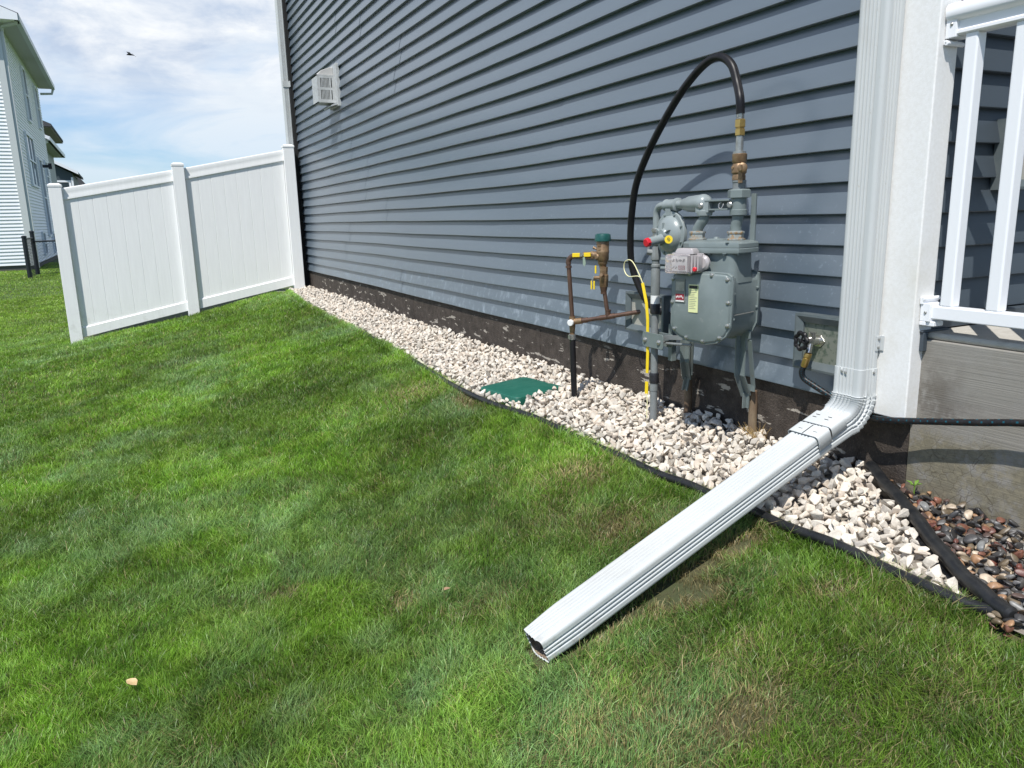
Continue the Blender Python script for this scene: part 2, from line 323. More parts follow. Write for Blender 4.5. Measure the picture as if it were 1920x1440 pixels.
def sheet(name, xs, ys, zoff, material, label=None, kind='structure'):
    X, Y = np.meshgrid(xs, ys, indexing='ij'); Z = ground_z(X, Y)+zoff
    n, m = X.shape; v = np.stack([X, Y, Z], -1).reshape(-1, 3)
    mb = MB(); fs = [(i*m+j, (i+1)*m+j, (i+1)*m+j+1, i*m+j+1) for i in range(n-1) for j in range(m-1)]
    mb.v = [tuple(p) for p in v]; mb.f = fs; mb.m = [0]*len(fs)
    return tag(obj(name, mb, material, loc=(0,0,0), angle=180), label, None, None, kind)
m_soil = mat('soil_and_thatch', (0.040, 0.055, 0.018), 0.95, col2=(0.085, 0.075, 0.035), nscale=5, ndetail=8, bump=0.8, bscale=60, bdist=0.01)
layer(m_soil, (0.075, 0.125, 0.032), 1.5, 0.0, 0.1, amount=0.9, box=[(1, 11, 900)], soft=0.8)
xs = np.concatenate([[-400, -150, -60, -30, -18, -12, -9], np.arange(-7, 0.3, 0.09), [0.6, 1.5, 4, 12, 40, 150, 400]])
ys = np.concatenate([[-150, -40, -10, -4, -2], np.arange(-1, 14, 0.15), np.arange(14, 30, 0.8), [35, 45, 60, 90, 160, 300, 700]])
sheet('ground', xs, ys, -0.012, m_soil)

# edging line (lawn side) and the short edging that splits gravel from pebbles
EDGE = [(-0.30, 10.16), (-0.40, 8.6), (-0.43, 6.9), (-0.46, 5.3), (-0.52, 4.4), (-0.565, 3.6), (-0.50, 3.06), (-0.49, 2.45), (-0.50, 2.07),
        (-0.475, 1.85), (-0.465, 1.58), (-0.445, 1.31), (-0.455, 1.08), (-0.425, 0.93)]
EDGE2 = [(0.00, 1.63), (-0.085, 1.50), (-0.165, 1.37), (-0.26, 1.235), (-0.35, 1.10), (-0.405, 0.99), (-0.43, 0.91)]
ex = np.array([p[0] for p in EDGE][::-1]); ey = np.array([p[1] for p in EDGE][::-1])
def edge_x(y): return np.interp(y, ey, ex)
e2x = np.array([p[0] for p in EDGE2][::-1]); e2y = np.array([p[1] for p in EDGE2][::-1])
def edge2_x(y): return np.where(y > 1.62, 0.05, np.interp(y, e2y, e2x))
sp1 = spline([(x, y, -0.284 if y > 2.2 else -0.272) for x, y in EDGE], 6)
sp2 = spline([(x, y, lerp(-0.195, -0.262, i/6)) for i, (x, y) in enumerate(EDGE2)], 6)
def edging(name, pts, r, label):
    mb = MB(); pts = [Vector((p.x, p.y, p.z+0.0025*math.sin(i*0.9))) for i, p in enumerate(pts)]
    mb.tube([pts[0]+(pts[0]-pts[1]).normalized()*0.006]+pts+[pts[-1]+(pts[-1]-pts[-2]).normalized()*0.006], [r*0.6]+[r]*len(pts)+[r*0.6], 14)
    t = thing(name, tuple(pts[len(pts)//2]), label, 'lawn edging', 'black plastic edging round the gravel bed')
    obj('edging_bead', mb, m_edge, t)
    mb = MB(); n = len(pts); lo = []
    vs = [(p.x, p.y, p.z-0.010) for p in pts]+[(p.x, p.y, p.z-0.11) for p in pts]
    vs += [(p.x+0.003, p.y+0.002, p.z-0.010) for p in pts]+[(p.x+0.003, p.y+0.002, p.z-0.11) for p in pts]
    fs = [(i, i+1, n+i+1, n+i) for i in range(n-1)]+[(2*n+i+1, 2*n+i, 3*n+i, 3*n+i+1) for i in range(n-1)]
    mb.add(vs, fs); obj('edging_skirt', mb, m_edge, t)
    return t
edging('landscape_edging', sp1, 0.0150, 'long black plastic edging between the lawn and the white gravel')
edging('landscape_edging', sp2, 0.0185, 'short black edging piece between white gravel and dark pebbles')

# rocks
def rock_variant(n, seed, jit, sub, rnd):
    r = random.Random(seed); bm = bmesh.new()
    for i in range(n):
        v = Vector((r.gauss(0,1), r.gauss(0,1), r.gauss(0,1))).normalized()*(1-jit*r.random()); bm.verts.new(v)
    res = bmesh.ops.convex_hull(bm, input=bm.verts)
    bmesh.ops.delete(bm, geom=[g for g in res.get('geom_interior', []) if isinstance(g, bmesh.types.BMVert)], context='VERTS')
    if rnd:
        bmesh.ops.subdivide_edges(bm, edges=bm.edges[:], cuts=1, use_grid_fill=True, smooth=0.0)
        bmesh.ops.smooth_vert(bm, verts=bm.verts, factor=0.5, use_axis_x=True, use_axis_y=True, use_axis_z=True)
        if rnd > 1:
            bmesh.ops.subdivide_edges(bm, edges=bm.edges[:], cuts=1, use_grid_fill=True)
            for _ in range(2): bmesh.ops.smooth_vert(bm, verts=bm.verts, factor=0.5, use_axis_x=True, use_axis_y=True, use_axis_z=True)
    else:
        bmesh.ops.bevel(bm, geom=bm.edges[:], offset=0.10, segments=1, affect='EDGES', clamp_overlap=True)
    bmesh.ops.triangulate(bm, faces=bm.faces); bm.verts.ensure_lookup_table()
    V = np.array([v.co[:] for v in bm.verts]); Fc = np.array([[v.index for v in f.verts] for f in bm.faces])
    bm.verts.index_update(); Fc = np.array([[v.index for v in f.verts] for f in bm.faces]); bm.free()
    return V, Fc
def big_mesh(name, V, F, colors, material, smooth=False):
    me = bpy.data.meshes.new(name); k = F.shape[1]
    me.vertices.add(len(V)); me.vertices.foreach_set('co', V.astype(np.float32).ravel())
    me.loops.add(F.size); me.loops.foreach_set('vertex_index', F.astype(np.int32).ravel())
    me.polygons.add(len(F)); me.polygons.foreach_set('loop_start', (np.arange(len(F))*k).astype(np.int32))
    me.polygons.foreach_set('use_smooth', np.full(len(F), smooth))
    ca = me.color_attributes.new('Col', 'FLOAT_COLOR', 'POINT'); ca.data.foreach_set('color', colors.astype(np.float32).ravel())
    me.materials.append(material); me.update(calc_edges=True)
    o = bpy.data.objects.new(name, me); COL.objects.link(o); return o
def colmat(name, rough=0.85, bump=0.0, bscale=60, bdist=0.004, vary=0.25, vscale=70, spec=0.4, transl=0.0):
    m = bpy.data.materials.new(name); m.use_nodes = True; t = m.node_tree; p = t.nodes['Principled BSDF']
    a = t.nodes.new('ShaderNodeVertexColor'); a.layer_name = 'Col'; c = t.nodes.new('ShaderNodeNewGeometry')
    p.inputs['Roughness'].default_value = rough; p.inputs['Specular IOR Level'].default_value = spec
    if vary:
        n = t.nodes.new('ShaderNodeTexNoise'); n.inputs['Scale'].default_value = vscale; n.inputs['Detail'].default_value = 5; t.links.new(c.outputs['Position'], n.inputs['Vector'])
        mr = t.nodes.new('ShaderNodeMapRange'); mr.inputs[1].default_value = 0.3; mr.inputs[2].default_value = 0.7; mr.inputs[3].default_value = 1-vary; mr.inputs[4].default_value = 1+vary*0.5
        t.links.new(n.outputs['Fac'], mr.inputs[0]); mx = t.nodes.new('ShaderNodeVectorMath'); mx.operation = 'SCALE'
        t.links.new(a.outputs[0], mx.inputs[0]); t.links.new(mr.outputs[0], mx.inputs['Scale']); src = mx.outputs[0]
    else: src = a.outputs[0]
    t.links.new(src, p.inputs['Base Color'])
    if bump:
        n = t.nodes.new('ShaderNodeTexNoise'); n.inputs['Scale'].default_value = bscale; n.inputs['Detail'].default_value = 5; t.links.new(c.outputs['Position'], n.inputs['Vector'])
        b = t.nodes.new('ShaderNodeBump'); b.inputs['Strength'].default_value = bump; b.inputs['Distance'].default_value = bdist
        t.links.new(n.outputs['Fac'], b.inputs['Height']); t.links.new(b.outputs[0], p.inputs['Normal'])
    if transl:
        tr = t.nodes.new('ShaderNodeBsdfTranslucent'); sc = t.nodes.new('ShaderNodeMix'); sc.data_type = 'RGBA'; sc.blend_type = 'MULTIPLY'; sc.inputs[0].default_value = 1
        t.links.new(src, sc.inputs[6]); sc.inputs[7].default_value = (1.25, 1.35, 0.5, 1); t.links.new(sc.outputs[2], tr.inputs[0])
        ms = t.nodes.new('ShaderNodeMixShader'); ms.inputs[0].default_value = transl
        t.links.new(p.outputs[0], ms.inputs[1]); t.links.new(tr.outputs[0], ms.inputs[2]); t.links.new(ms.outputs[0], t.nodes['Material Output'].inputs[0])
    return m
def scatter_rocks(name, pts, sizes, flat, variants, cols, material, rng, smooth):
    Vs, Fs, Cs = [], [], []; off = 0
    for i, (p, s) in enumerate(zip(pts, sizes)):
        V, F = variants[rng.integers(len(variants))]
        q = rng.normal(size=4); q /= np.linalg.norm(q); w_, x, y, z = q
        A = np.array([[1-2*(y*y+z*z), 2*(x*y-z*w_), 2*(x*z+y*w_)], [2*(x*y+z*w_), 1-2*(x*x+z*z), 2*(y*z-x*w_)], [2*(x*z-y*w_), 2*(y*z+x*w_), 1-2*(x*x+y*y)]])
        sc = np.array([1.0, rng.uniform(0.62, 0.9), rng.uniform(*flat)])*s
        W = (V*sc)@A.T
        if smooth:      # pebbles lie flat
            a = rng.uniform(0, 6.28); tilt = rng.normal(0, 0.35, 2); B = np.array([[math.cos(a), -math.sin(a), 0], [math.sin(a), math.cos(a), 0], [tilt[0], tilt[1], 1]]); W = (V*sc)@B.T
        Vs.append(W+p); Fs.append(F+off); off += len(V); Cs.append(np.repeat(np.append(cols[i], 1)[None], len(V), 0))
    o = big_mesh(name, np.concatenate(Vs), np.concatenate(Fs), np.concatenate(Cs), material, smooth); return o
def place(n_try, y0, y1, inside, rmin, rng, size_fn):
    cell = rmin; grid = {}; P = []
    Y = rng.uniform(y0, y1, n_try); X = rng.uniform(-0.62, 0.03, n_try)
    for x, y in zip(X, Y):
        if not inside(x, y): continue
        d = rmin*size_fn(y); k = (int(x/cell), int(y/cell)); ok = True
        for a in (-1, 0, 1):
            for b in (-1, 0, 1):
                for q in grid.get((k[0]+a, k[1]+b), ()):
                    if (q[0]-x)**2+(q[1]-y)**2 < d*d: ok = False; break
                if not ok: break
            if not ok: break
        if ok: grid.setdefault(k, []).append((x, y)); P.append((x, y))
    return np.array(P)
variants = [rock_variant(random.Random(s).choice([8, 10, 12, 15]), s, 0.38, 0, 0) for s in range(28)]
LA = 0.17
def in_lid(x, y):
    c, s_ = math.cos(LA), math.sin(LA); dx, dy = x+0.352, y-3.465
    u, v = dx*c+dy*s_, -dx*s_+dy*c
    return abs(u) < 0.150 and abs(v) < 0.172
def in_gravel(x, y):
    if y < 0.97 or y > 10.2 or x > 0.008 or x < edge_x(y)+0.024: return False
    if y < 1.63 and x > edge2_x(y)-0.032: return False
    return True
rr = np.random.default_rng(5)
m_dust = mat('stone_dust_base', (0.16, 0.14, 0.115), 0.95, col2=(0.30, 0.27, 0.23), nscale=60, bump=0.8, bscale=90, bdist=0.008)
sheet('gravel_bed_soil', np.linspace(-0.44, 0.02, 10), np.linspace(0.0, 10.4, 100), 0.004, m_dust)
PA = []; SA = []; 
for layer_i, (rmin, dz, sz) in enumerate([(0.027, 0.012, (0.018, 0.028)), (0.031, 0.028, (0.017, 0.035)), (0.040, 0.040, (0.012, 0.032))]):
    P = place(150000, 0.93, 10.2, lambda x, y: in_gravel(x, y) and (layer_i == 0 or not in_lid(x, y)), rmin, rr, lambda y: 1.0)
    z = ground_z(P[:, 0], P[:, 1])+dz+rr.normal(0, 0.004, len(P))
    z += np.where(P[:, 0] > -0.10, 0.012, 0)*(layer_i > 0)+0.022*(fbm(P[:, 0], P[:, 1], 5, 21)-0.5)
    z -= np.array([0.03 if in_lid(a, b) else 0 for a, b in P])
    PA.append(np.column_stack([P, z])); SA.append(rr.uniform(sz[0], sz[1], len(P)))
PA = np.concatenate(PA); SA = np.concatenate(SA)
b = rr.uniform(0.78, 1.08, (len(PA), 1)); hue = rr.random((len(PA), 1))
C1 = np.array([0.70, 0.635, 0.540]); C2 = np.array([0.68, 0.585, 0.480]); C3 = np.array([0.53, 0.485, 0.42]); 
cols = np.where(hue < 0.6, C1, np.where(hue < 0.85, C2, C3))*b
m_rock = colmat('crushed_limestone', 0.9, bump=0.5, bscale=120, bdist=0.004, vary=0.22, vscale=60)
tag(scatter_rocks('white_gravel', PA, SA, (0.42, 0.78), variants, cols, m_rock, rr, False), 'crushed off-white limestone gravel along the foundation', None, None, 'stuff')
# river pebbles
pv = [rock_variant(14, 100+s, 0.15, 0, 2) for s in range(12)]
def in_peb(x, y): return y < 1.56 and y > 0.865-0.55*(x+0.43)+0.02*math.sin(x*40) and x < 0.008 and x > ((edge2_x(y)+0.022) if y > 0.93 else -0.47)
PA = []; SA = []
for rmin, dz, sz in [(0.020, 0.006, (0.014, 0.022)), (0.024, 0.020, (0.014, 0.027)), (0.034, 0.032, (0.011, 0.024))]:
    P = place(110000, 0.1, 1.56, in_peb, rmin, rr, lambda y: 1.0)
    z = ground_z(P[:, 0], P[:, 1])+dz+rr.normal(0, 0.003, len(P)); PA.append(np.column_stack([P, z])); SA.append(rr.uniform(sz[0], sz[1], len(P)))
PA = np.concatenate(PA); SA = np.concatenate(SA)
pal = np.array([(0.035,0.033,0.032),(0.055,0.052,0.050),(0.085,0.080,0.074),(0.135,0.13,0.125),(0.13,0.045,0.032),(0.20,0.085,0.055),(0.30,0.17,0.09),(0.14,0.105,0.065),(0.42,0.34,0.25),(0.085,0.055,0.045),(0.20,0.20,0.19)])
pw = np.array([0.12,0.12,0.10,0.08,0.08,0.09,0.07,0.12,0.06,0.12,0.05]); pw /= pw.sum()
cols = pal[rr.choice(len(pal), len(PA), p=pw)]*rr.uniform(0.8, 1.25, (len(PA), 1))
m_peb = colmat('river_pebbles', 0.45, bump=0.2, bscale=160, bdist=0.002, vary=0.35, vscale=90, spec=0.6)
tag(scatter_rocks('river_pebbles', PA, SA, (0.45, 0.7), pv, cols, m_peb, rr, True), 'mixed dark, rust and tan river pebbles beside the concrete porch', None, None, 'stuff')

# ------------------------------------------------------------------ lawn grass
def tube_clear(x, y):            # height free above the ground under the downspout extension, 9 where there is none
    cy = 1.650+0.05*(x+0.25)
    inside = (np.abs(y-cy) < 0.056) & (x > -1.275) & (x < -0.16)
    zb = -0.024+(x+0.13)*0.384-0.045
    return np.where(inside, np.clip(zb-ground_z(x, y), 0.0, 9), 9)
def make_grass():
    rg = np.random.default_rng(3); XS = []; YS = []
    rings = [(0.7, 2.4, 84000), (2.4, 3.4, 60000), (3.4, 4.8, 36000), (4.8, 7, 19000), (7, 11.5, 8500), (11.5, 18, 3200), (18, 32, 1000)]
    cx, cy = CAM.x, CAM.y; WM = []
    for r0, r1, dens in rings:
        a0, a1 = YAW-0.80, YAW+0.80; area = (a1-a0)*0.5*(r1*r1-r0*r0); n = int(area*dens)
        a = rg.uniform(a0, a1, n); r = np.sqrt(rg.uniform(r0*r0, r1*r1, n)); x = cx+r*np.sin(a); y = cy+r*np.cos(a)
        k = ((x < edge_x(y)-0.004-np.where(y < 2, 0.018, 0.004)*rg.random(n)) | ((y < 0.93) & (x < 0.01))) & (y > 0.1); x, y, r = x[k], y[k], r[k]
        # nothing hidden behind the fence
        k = (y < 10.15) | (x < -2.82) ; x, y, r = x[k], y[k], r[k]
        k = ~((y < 0.93) & (x > -0.49) & (y > 0.85-0.55*(x+0.43))); x, y, r = x[k], y[k], r[k]
        XS.append(x); YS.append(y); WM.append(np.clip(r/2.6, 1, 9)**0.85)
    ne = 30000; ye = 1.0+9.1*rg.random(ne)**1.5; keep = rg.random(ne) < np.where(ye > 1.8, 1.0, 0.35)*np.clip(fbm(ye*0+3, ye, 4.0, 33, 3)*3.2-0.75, 0.12, 1); ye = ye[keep]; ne = len(ye)
    xe = edge_x(ye)-0.012-0.028*rg.random(ne); XS.append(xe); YS.append(ye); WM.append(np.clip(np.hypot(xe-cx, ye-cy)/2.6, 1, 9)**0.85)
    x = np.concatenate(XS); y = np.concatenate(YS); wm = np.concatenate(WM); n = len(x); rim = np.arange(n) >= n-ne
    # bare and thin patches
    patch = [(-0.60,1.585,0.10,0.04,1.1),(-0.74,1.585,0.12,0.035,1.15),(-0.86,1.545,0.10,0.06,1.1),(-0.82,1.49,0.07,0.045,1.0),(-1.02,1.56,0.14,0.03,0.7),(-1.755,2.50,0.06,0.05,0.55),(-1.45,2.15,0.06,0.05,0.5),
             (-1.04,1.10,0.14,0.09,0.5),(-0.79,1.95,0.10,0.09,0.5),(-0.735,4.1,0.16,0.22,0.45),(-0.63,2.37,0.09,0.13,0.5),(-0.585,1.26,0.05,0.04,0.7),(-0.72,1.80,0.10,0.05,0.5),
             (-0.60,3.62,0.05,0.15,0.8),(-0.9,1.25,0.08,0.05,0.35),(-1.25,1.94,0.10,0.08,0.3)]
    dry = np.zeros(n)
    for px, py, sx, sy, a in patch: dry = np.maximum(dry, a*np.exp(-(((x-px)/sx)**2+((y-py)/sy)**2)))
    dry = dry*(0.6+0.8*fbm(x, y, 14, 40))
    k = rg.random(n) > np.clip((dry-0.30)*1.5, 0, 0.93)
    tcl = tube_clear(x, y); k &= ~((tcl < 0.05) & (rg.random(n) < 0.75))
    x, y, wm, dry, tcl, rim = x[k], y[k], wm[k], dry[k], tcl[k], rim[k]; n = len(x)
    z = ground_z(x, y)-0.012
    lush = fbm(x, y, 1.1, 50, 4); clump = fbm(x, y, 9, 60, 3); fine = fbm(x, y, 28, 70, 2)
    h = (0.022+0.013*clump+0.019*rg.random(n))*(0.85+0.5*(lush-0.5)+0.25*(fine-0.5))
    h *= np.where(rg.random(n) < 0.06, 1.45, 1.0)*(1-0.45*np.clip(dry, 0, 1))
    h = h*np.where((x > edge_x(y)-0.05) & (y > 1.9), 1.25, 1.0)
    h = np.where(rim, rg.uniform(0.035, 0.068, n), h)
    h = np.where(tcl < 8, np.minimum(h, tcl*0.75+0.004), h)
    wd = rg.uniform(0.0009, 0.0019, n)*wm
    ang = 6.283*fbm(x, y, 6.5, 80, 2)*1.7+rg.normal(0, 1.5, n)
    lean = np.clip(rg.normal(0.55, 0.30, n)+0.5*(fbm(x, y, 7, 81, 2)-0.5), 0.03, 1.4)
    ang = np.where(rim, rg.normal(0.0, 0.8, n), ang); lean = np.where(rim, rg.uniform(0.4, 1.2, n), lean)
    lx, ly = np.cos(ang), np.sin(ang); fa = rg.uniform(0, 6.283, n); wx, wy = np.cos(fa), np.sin(fa)
    s1 = lean*0.35; s2 = lean*1.0
    def pt(f, s, ww, sg):
        return np.column_stack([x+lx*h*f*s+sg*wx*wd*ww, y+ly*h*f*s+sg*wy*wd*ww, z+h*f*np.sqrt(np.clip(1-(0.55*s)**2, 0.12, 1))])
    V = np.stack([pt(0, s1, 0.5, -1), pt(0, s1, 0.5, 1), pt(0.55, s1, 0.45, 1), pt(0.55, s1, 0.45, -1), pt(1.0, s2, 0.08, 1), pt(1.0, s2, 0.08, -1)], 1)
    b = np.arange(n)[:, None]*6
    F = np.concatenate([b+np.array([0,1,2,3]), b+np.array([3,2,4,5])], 0)
    g_fresh = np.array([0.190, 0.370, 0.034]); g_dark = np.array([0.085, 0.195, 0.022]); g_yel = np.array([0.42, 0.52, 0.110]); g_dry = np.array([0.46, 0.37, 0.19]); g_blue = np.array([0.215, 0.36, 0.155])
    t = np.clip((0.45*fbm(x, y, 1.9, 90, 3)+0.55*fbm(x, y, 11, 92, 3)-0.33)*3.0, 0, 1)[:, None]; c = g_dark*(1-t)+g_fresh*t
    t = (np.clip((0.6*fbm(x, y, 1.7, 95, 3)+0.4*fbm(x, y, 7, 96, 3)-0.47)*5, 0, 1)*0.8)[:, None]; c = c*(1-t)+g_blue*t
    t = (0.75*np.exp(-(((x+1.05)/0.42)**2+((y-2.45)/0.75)**2))*np.clip(fbm(x, y, 5, 44, 3)*2.4-0.6, 0, 1))[:, None]; c = c*(1-t)+g_dark*0.85*t
    t = (np.clip(rg.normal(0.10, 0.20, n)+(clump-0.5)*0.6, 0, 1)*0.8)[:, None]; c = c*(1-t)+g_yel*t
    zone = 0.55*np.exp(-(((x+0.95)/0.45)**2+((y-1.15)/0.38)**2))+0.35*np.exp(-(((x+0.75)/0.28)**2+((y-2.2)/0.5)**2))
    isdry = rg.random(n) < np.clip(0.03+zone*np.clip((fbm(x, y, 6, 77, 3)-0.32)*2.2, 0, 1)+dry*1.1+0.10*np.clip((fbm(x, y, 4.5, 99, 3)-0.55)*4, 0, 1), 0, 0.9)
    far = np.clip((y-9.5)/4, 0, 1)[:, None]*0.55; c = c*(1-far)+np.array([0.30, 0.44, 0.055])*far
    c = np.where(isdry[:, None], g_dry*rg.uniform(0.6, 1.1, (n, 1)), c); c = c*0.93*rg.uniform(0.42, 1.55, (n, 1))*(0.77+0.46*np.clip((fbm(x, y, 1.5, 55, 4)-0.30)*2.5, 0, 1))[:, None]
    cc = np.repeat(np.concatenate([c, np.ones((n, 1))], 1)[:, None], 6, 1); 
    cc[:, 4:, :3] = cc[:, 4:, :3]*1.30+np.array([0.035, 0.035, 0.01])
    cc[:, :2, :3] = cc[:, :2, :3]*0.38+np.array([0.20, 0.19, 0.09])*0.10     # feet darkened: shade low in the turf put into colour; faint pale sheath
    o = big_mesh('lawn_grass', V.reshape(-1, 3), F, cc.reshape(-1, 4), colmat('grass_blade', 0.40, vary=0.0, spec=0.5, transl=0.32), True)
    print('grass blades', n); return o
tag(make_grass(), 'green mown lawn grass with a few dry brown patches', None, None, 'stuff')

# ------------------------------------------------------------------ our house
EXP = 0.1016; YF = 10.52; YN = 1.635
house = thing('grey_sided_house', (1.5, 6, -0.25), 'large house with blue grey lap siding and tarred foundation on the right', 'house')
def lap_wall(origin, along, nrm, length, z0, z1, exp=EXP, depth=0.0250, step=0.3, wob=1.0, joints=True, seed=1):
    """real lap courses; origin on the lip plane, nrm points out of the wall"""
    o = Vector(origin); al = Vector(along).normalized(); nr = Vector(nrm).normalized(); mb = MB(); rg = random.Random(seed)
    nc = int(math.ceil((z1-z0)/exp)); flip = al.cross(Vector((0,0,1))).dot(nr) < 0
    def wv(s, z):
        return wob*(0.0013*math.sin(s*1.9+z*1.1)+0.0006*math.sin(s*4.3-z*1.5+1.0)), wob*(0.0020*math.sin(s*1.3+z*0.9)+0.0011*math.sin(s*3.7+z*1.7))
    for k in range(nc):
        if k % 2 == 0 and joints:
            js = []; s = rg.uniform(0.8, 3.4)
            while s < length-0.4: js.append(s); s += 3.66
        elif not joints: js = []
        cuts = [0]+js+[length]
        for i in range(len(cuts)-1):
            a, b = cuts[i], cuts[i+1]+(0.03 if i < len(cuts)-2 else 0); offs = -0.0019 if i % 2 else 0.0
            n = max(1, int((b-a)/step)); rs = []
            for j in range(n+1):
                s = a+(b-a)*j/n; p = o+al*s; dx, dz = wv(s, k*exp)
                z = z0+k*exp+dz; x = dx+offs
                rs.append([p-nr*(depth+0.001)+Vector((0,0,z)), p+nr*(x-0.0022)+Vector((0,0,z)), p+nr*x+Vector((0,0,z+0.0022)), p+nr*(x-0.001)+Vector((0,0,z+0.012)), p-nr*(depth-x)+Vector((0,0,z+exp+0.004))])
            if not flip: rs = [r[::-1] for r in rs]
            mb.rings(rs, close=False)
    return mb
Z0 = 0.0
obj('siding_wall', lap_wall((0, YN, 0), (0,1,0), (-1,0,0), YF-0.17-YN, 0.0, 5.3), m_siding, house, angle=25)
obj('front_siding', lap_wall((0.055, 1.53, 0), (1,0,0), (0,-1,0), 7.5, 3*EXP, 5.3, wob=0.4, joints=False, seed=4), m_shaded_siding, house, angle=25)
mb = MB()
for a, b_ in ((1.52, 3.93), (3.934, 6.19), (6.194, 8.62), (8.624, YF)): mb.box((0.022, a, -1.0), (0.30, b_, 0.012))
obj('foundation', mb, m_found, house, bevel=0.003)
mb = MB(); mb.box((0.032, 1.60, 0.014), (8, YF-0.03, 5.35)); obj('wall_core', mb, m_dark, house)
mb = MB(); mb.box((-0.030, 1.50, -0.010), (0.055, 1.622, 5.3))
obj('corner_trim', mb, m_trim, house, bevel=0.005, seg=3)
mb = MB(); mb.box((-0.022, YF-0.095, -0.005), (0.02, YF, 5.3)); obj('corner_trim', mb, m_trim, house, bevel=0.003)
mb = MB(); mb.box((-0.030, YF-0.17, -0.40), (0.0195, YF-0.1, 5.3)); obj('corner_channel_shade', mb, m_dark, house)  # near-black strip: shade of the corner gap put into the colour
mb = MB(); mb.box((-0.42, 1.0, 5.30), (0.02, YF+0.4, 5.34)); obj('soffit', mb, m_white, house)
mb = MB(); mb.box((-0.54, 0.95, 5.30), (-0.42, YF+0.42, 5.42)); obj('gutter', mb, m_alu, house)
mb = MB(); mb.prism([(-0.56, 5.40), (4.2, 8.1), (9.0, 5.40)], (0, 0.92, 0), (1,0,0), (0,0,1), (0, YF-0.5, 0)); obj('roof', mb, m_shingle, house)
mb = MB(); mb.box((-0.10, -1.0, 2.55), (4.2, 1.515, 2.72)); obj('porch_roof', mb, m_white, house)
mb = MB(); mb.box((0.03, -0.95, 0.262), (0.15, -0.83, 2.55)); obj('porch_column', mb, m_trim, house, bevel=0.004)
# flashing piece at the porch corner
mb = MB(); mb.box((0.004, 1.487, 0.205), (0.024, 1.5, 0.262)); mb.box((0.0, 1.488, 0.262), (0.12, 1.500, 0.268)); mb.box((0.057, 1.503, 0.266), (7.5, 1.545, 0.302))
obj('porch_flashing', mb, m_shaded_siding, house, bevel=0.002)

# concrete porch
porch = thing('concrete_porch', (1.0, 0.5, -0.25), 'raised grey concrete porch block with water stains, under the white railing', 'porch')
mb = MB(); mb.box((0.022, -0.9, -1.0), (4.0, 1.519, 0.240)); obj('concrete_side', mb, m_conc, porch, bevel=0.004)
mb = MB(); mb.box((0.030, -0.895, 0.240), (4.0, 1.5195, 0.262)); obj('porch_slab', mb, m_slab, porch, bevel=0.011, seg=3)

# porch railing
rail = thing('porch_railing', (0.045, 0.6, 0.3), 'white vinyl railing with square balusters on the concrete porch', 'railing')
RX = 0.022; RY0, RY1 = -0.75, 1.497
mb = MB(); mb.box((RX-0.022, RY0, 0.306), (RX+0.022, RY1-0.002, 0.345)); obj('bottom_rail', mb, m_rail, rail, bevel=0.004, seg=3)
prof = [(-0.020, 1.085), (-0.026, 1.089), (-0.026, 1.096), (-0.021, 1.100), (-0.021, 1.122), (-0.034, 1.128), (-0.038, 1.136), (-0.038, 1.158), (-0.030, 1.168), (-0.015, 1.172),
        (0.015, 1.172), (0.030, 1.168), (0.038, 1.158), (0.038, 1.136), (0.034, 1.128), (0.021, 1.122), (0.021, 1.100), (0.026, 1.096), (0.026, 1.089), (0.020, 1.085)]
mb = MB(); mb.rings([[(RX+p[0], y, p[1]) for p in prof] for y in (RY1-0.002, RY0)]); obj('top_rail', mb, m_rail, rail, angle=50)
by = 1.428
while by > RY0+0.1:
    mb = MB(); mb.box((RX-0.019, by-0.019, 0.344), (RX+0.019, by+0.019, 1.087)); obj('baluster', mb, m_rail, rail, bevel=0.006, seg=3); by -= 0.1345
for z0, z1, dz in ((0.298, 0.352, 1), (1.080, 1.150, -1)):
    mb = MB(); mb.box((RX-0.030, 1.466, z0), (RX+0.030, 1.4975, z1)); 
    zz = z1 if dz > 0 else z0
    mb.box((RX-0.034, 1.488, zz-0.004), (RX+0.036, 1.4985, zz+0.016*dz)); mb.tube([(RX-0.034, 1.489, zz+0.012*dz), (RX+0.038, 1.489, zz+0.012*dz)], 0.0065, 10)
    mb.box((RX-0.030, 1.478, (z0 if dz > 0 else z1)-0.012*dz), (RX-0.010, 1.498, (z0 if dz > 0 else z1)))
    b_ = obj('rail_bracket', mb, m_rail, rail, bevel=0.002)
    mb = MB(); mb.lathe([(0.0045, 0), (0.0045, 0.002), (0.002, 0.004)], (RX-0.030, 1.480, (z0+z1)/2), (-1,0,0), 10); obj('screw', mb, m_galv, b_)
mb = MB(); mb.box((RX-0.024, 1.455, 0.284), (RX+0.02, 1.496, 0.299)); obj('rail_foot', mb, m_rail, rail, bevel=0.003)
mb = MB(); mb.box((RX-0.05, RY0-0.1, 0.262), (RX+0.05, RY0, 1.25)); obj('end_post', mb, m_rail, rail, bevel=0.004)

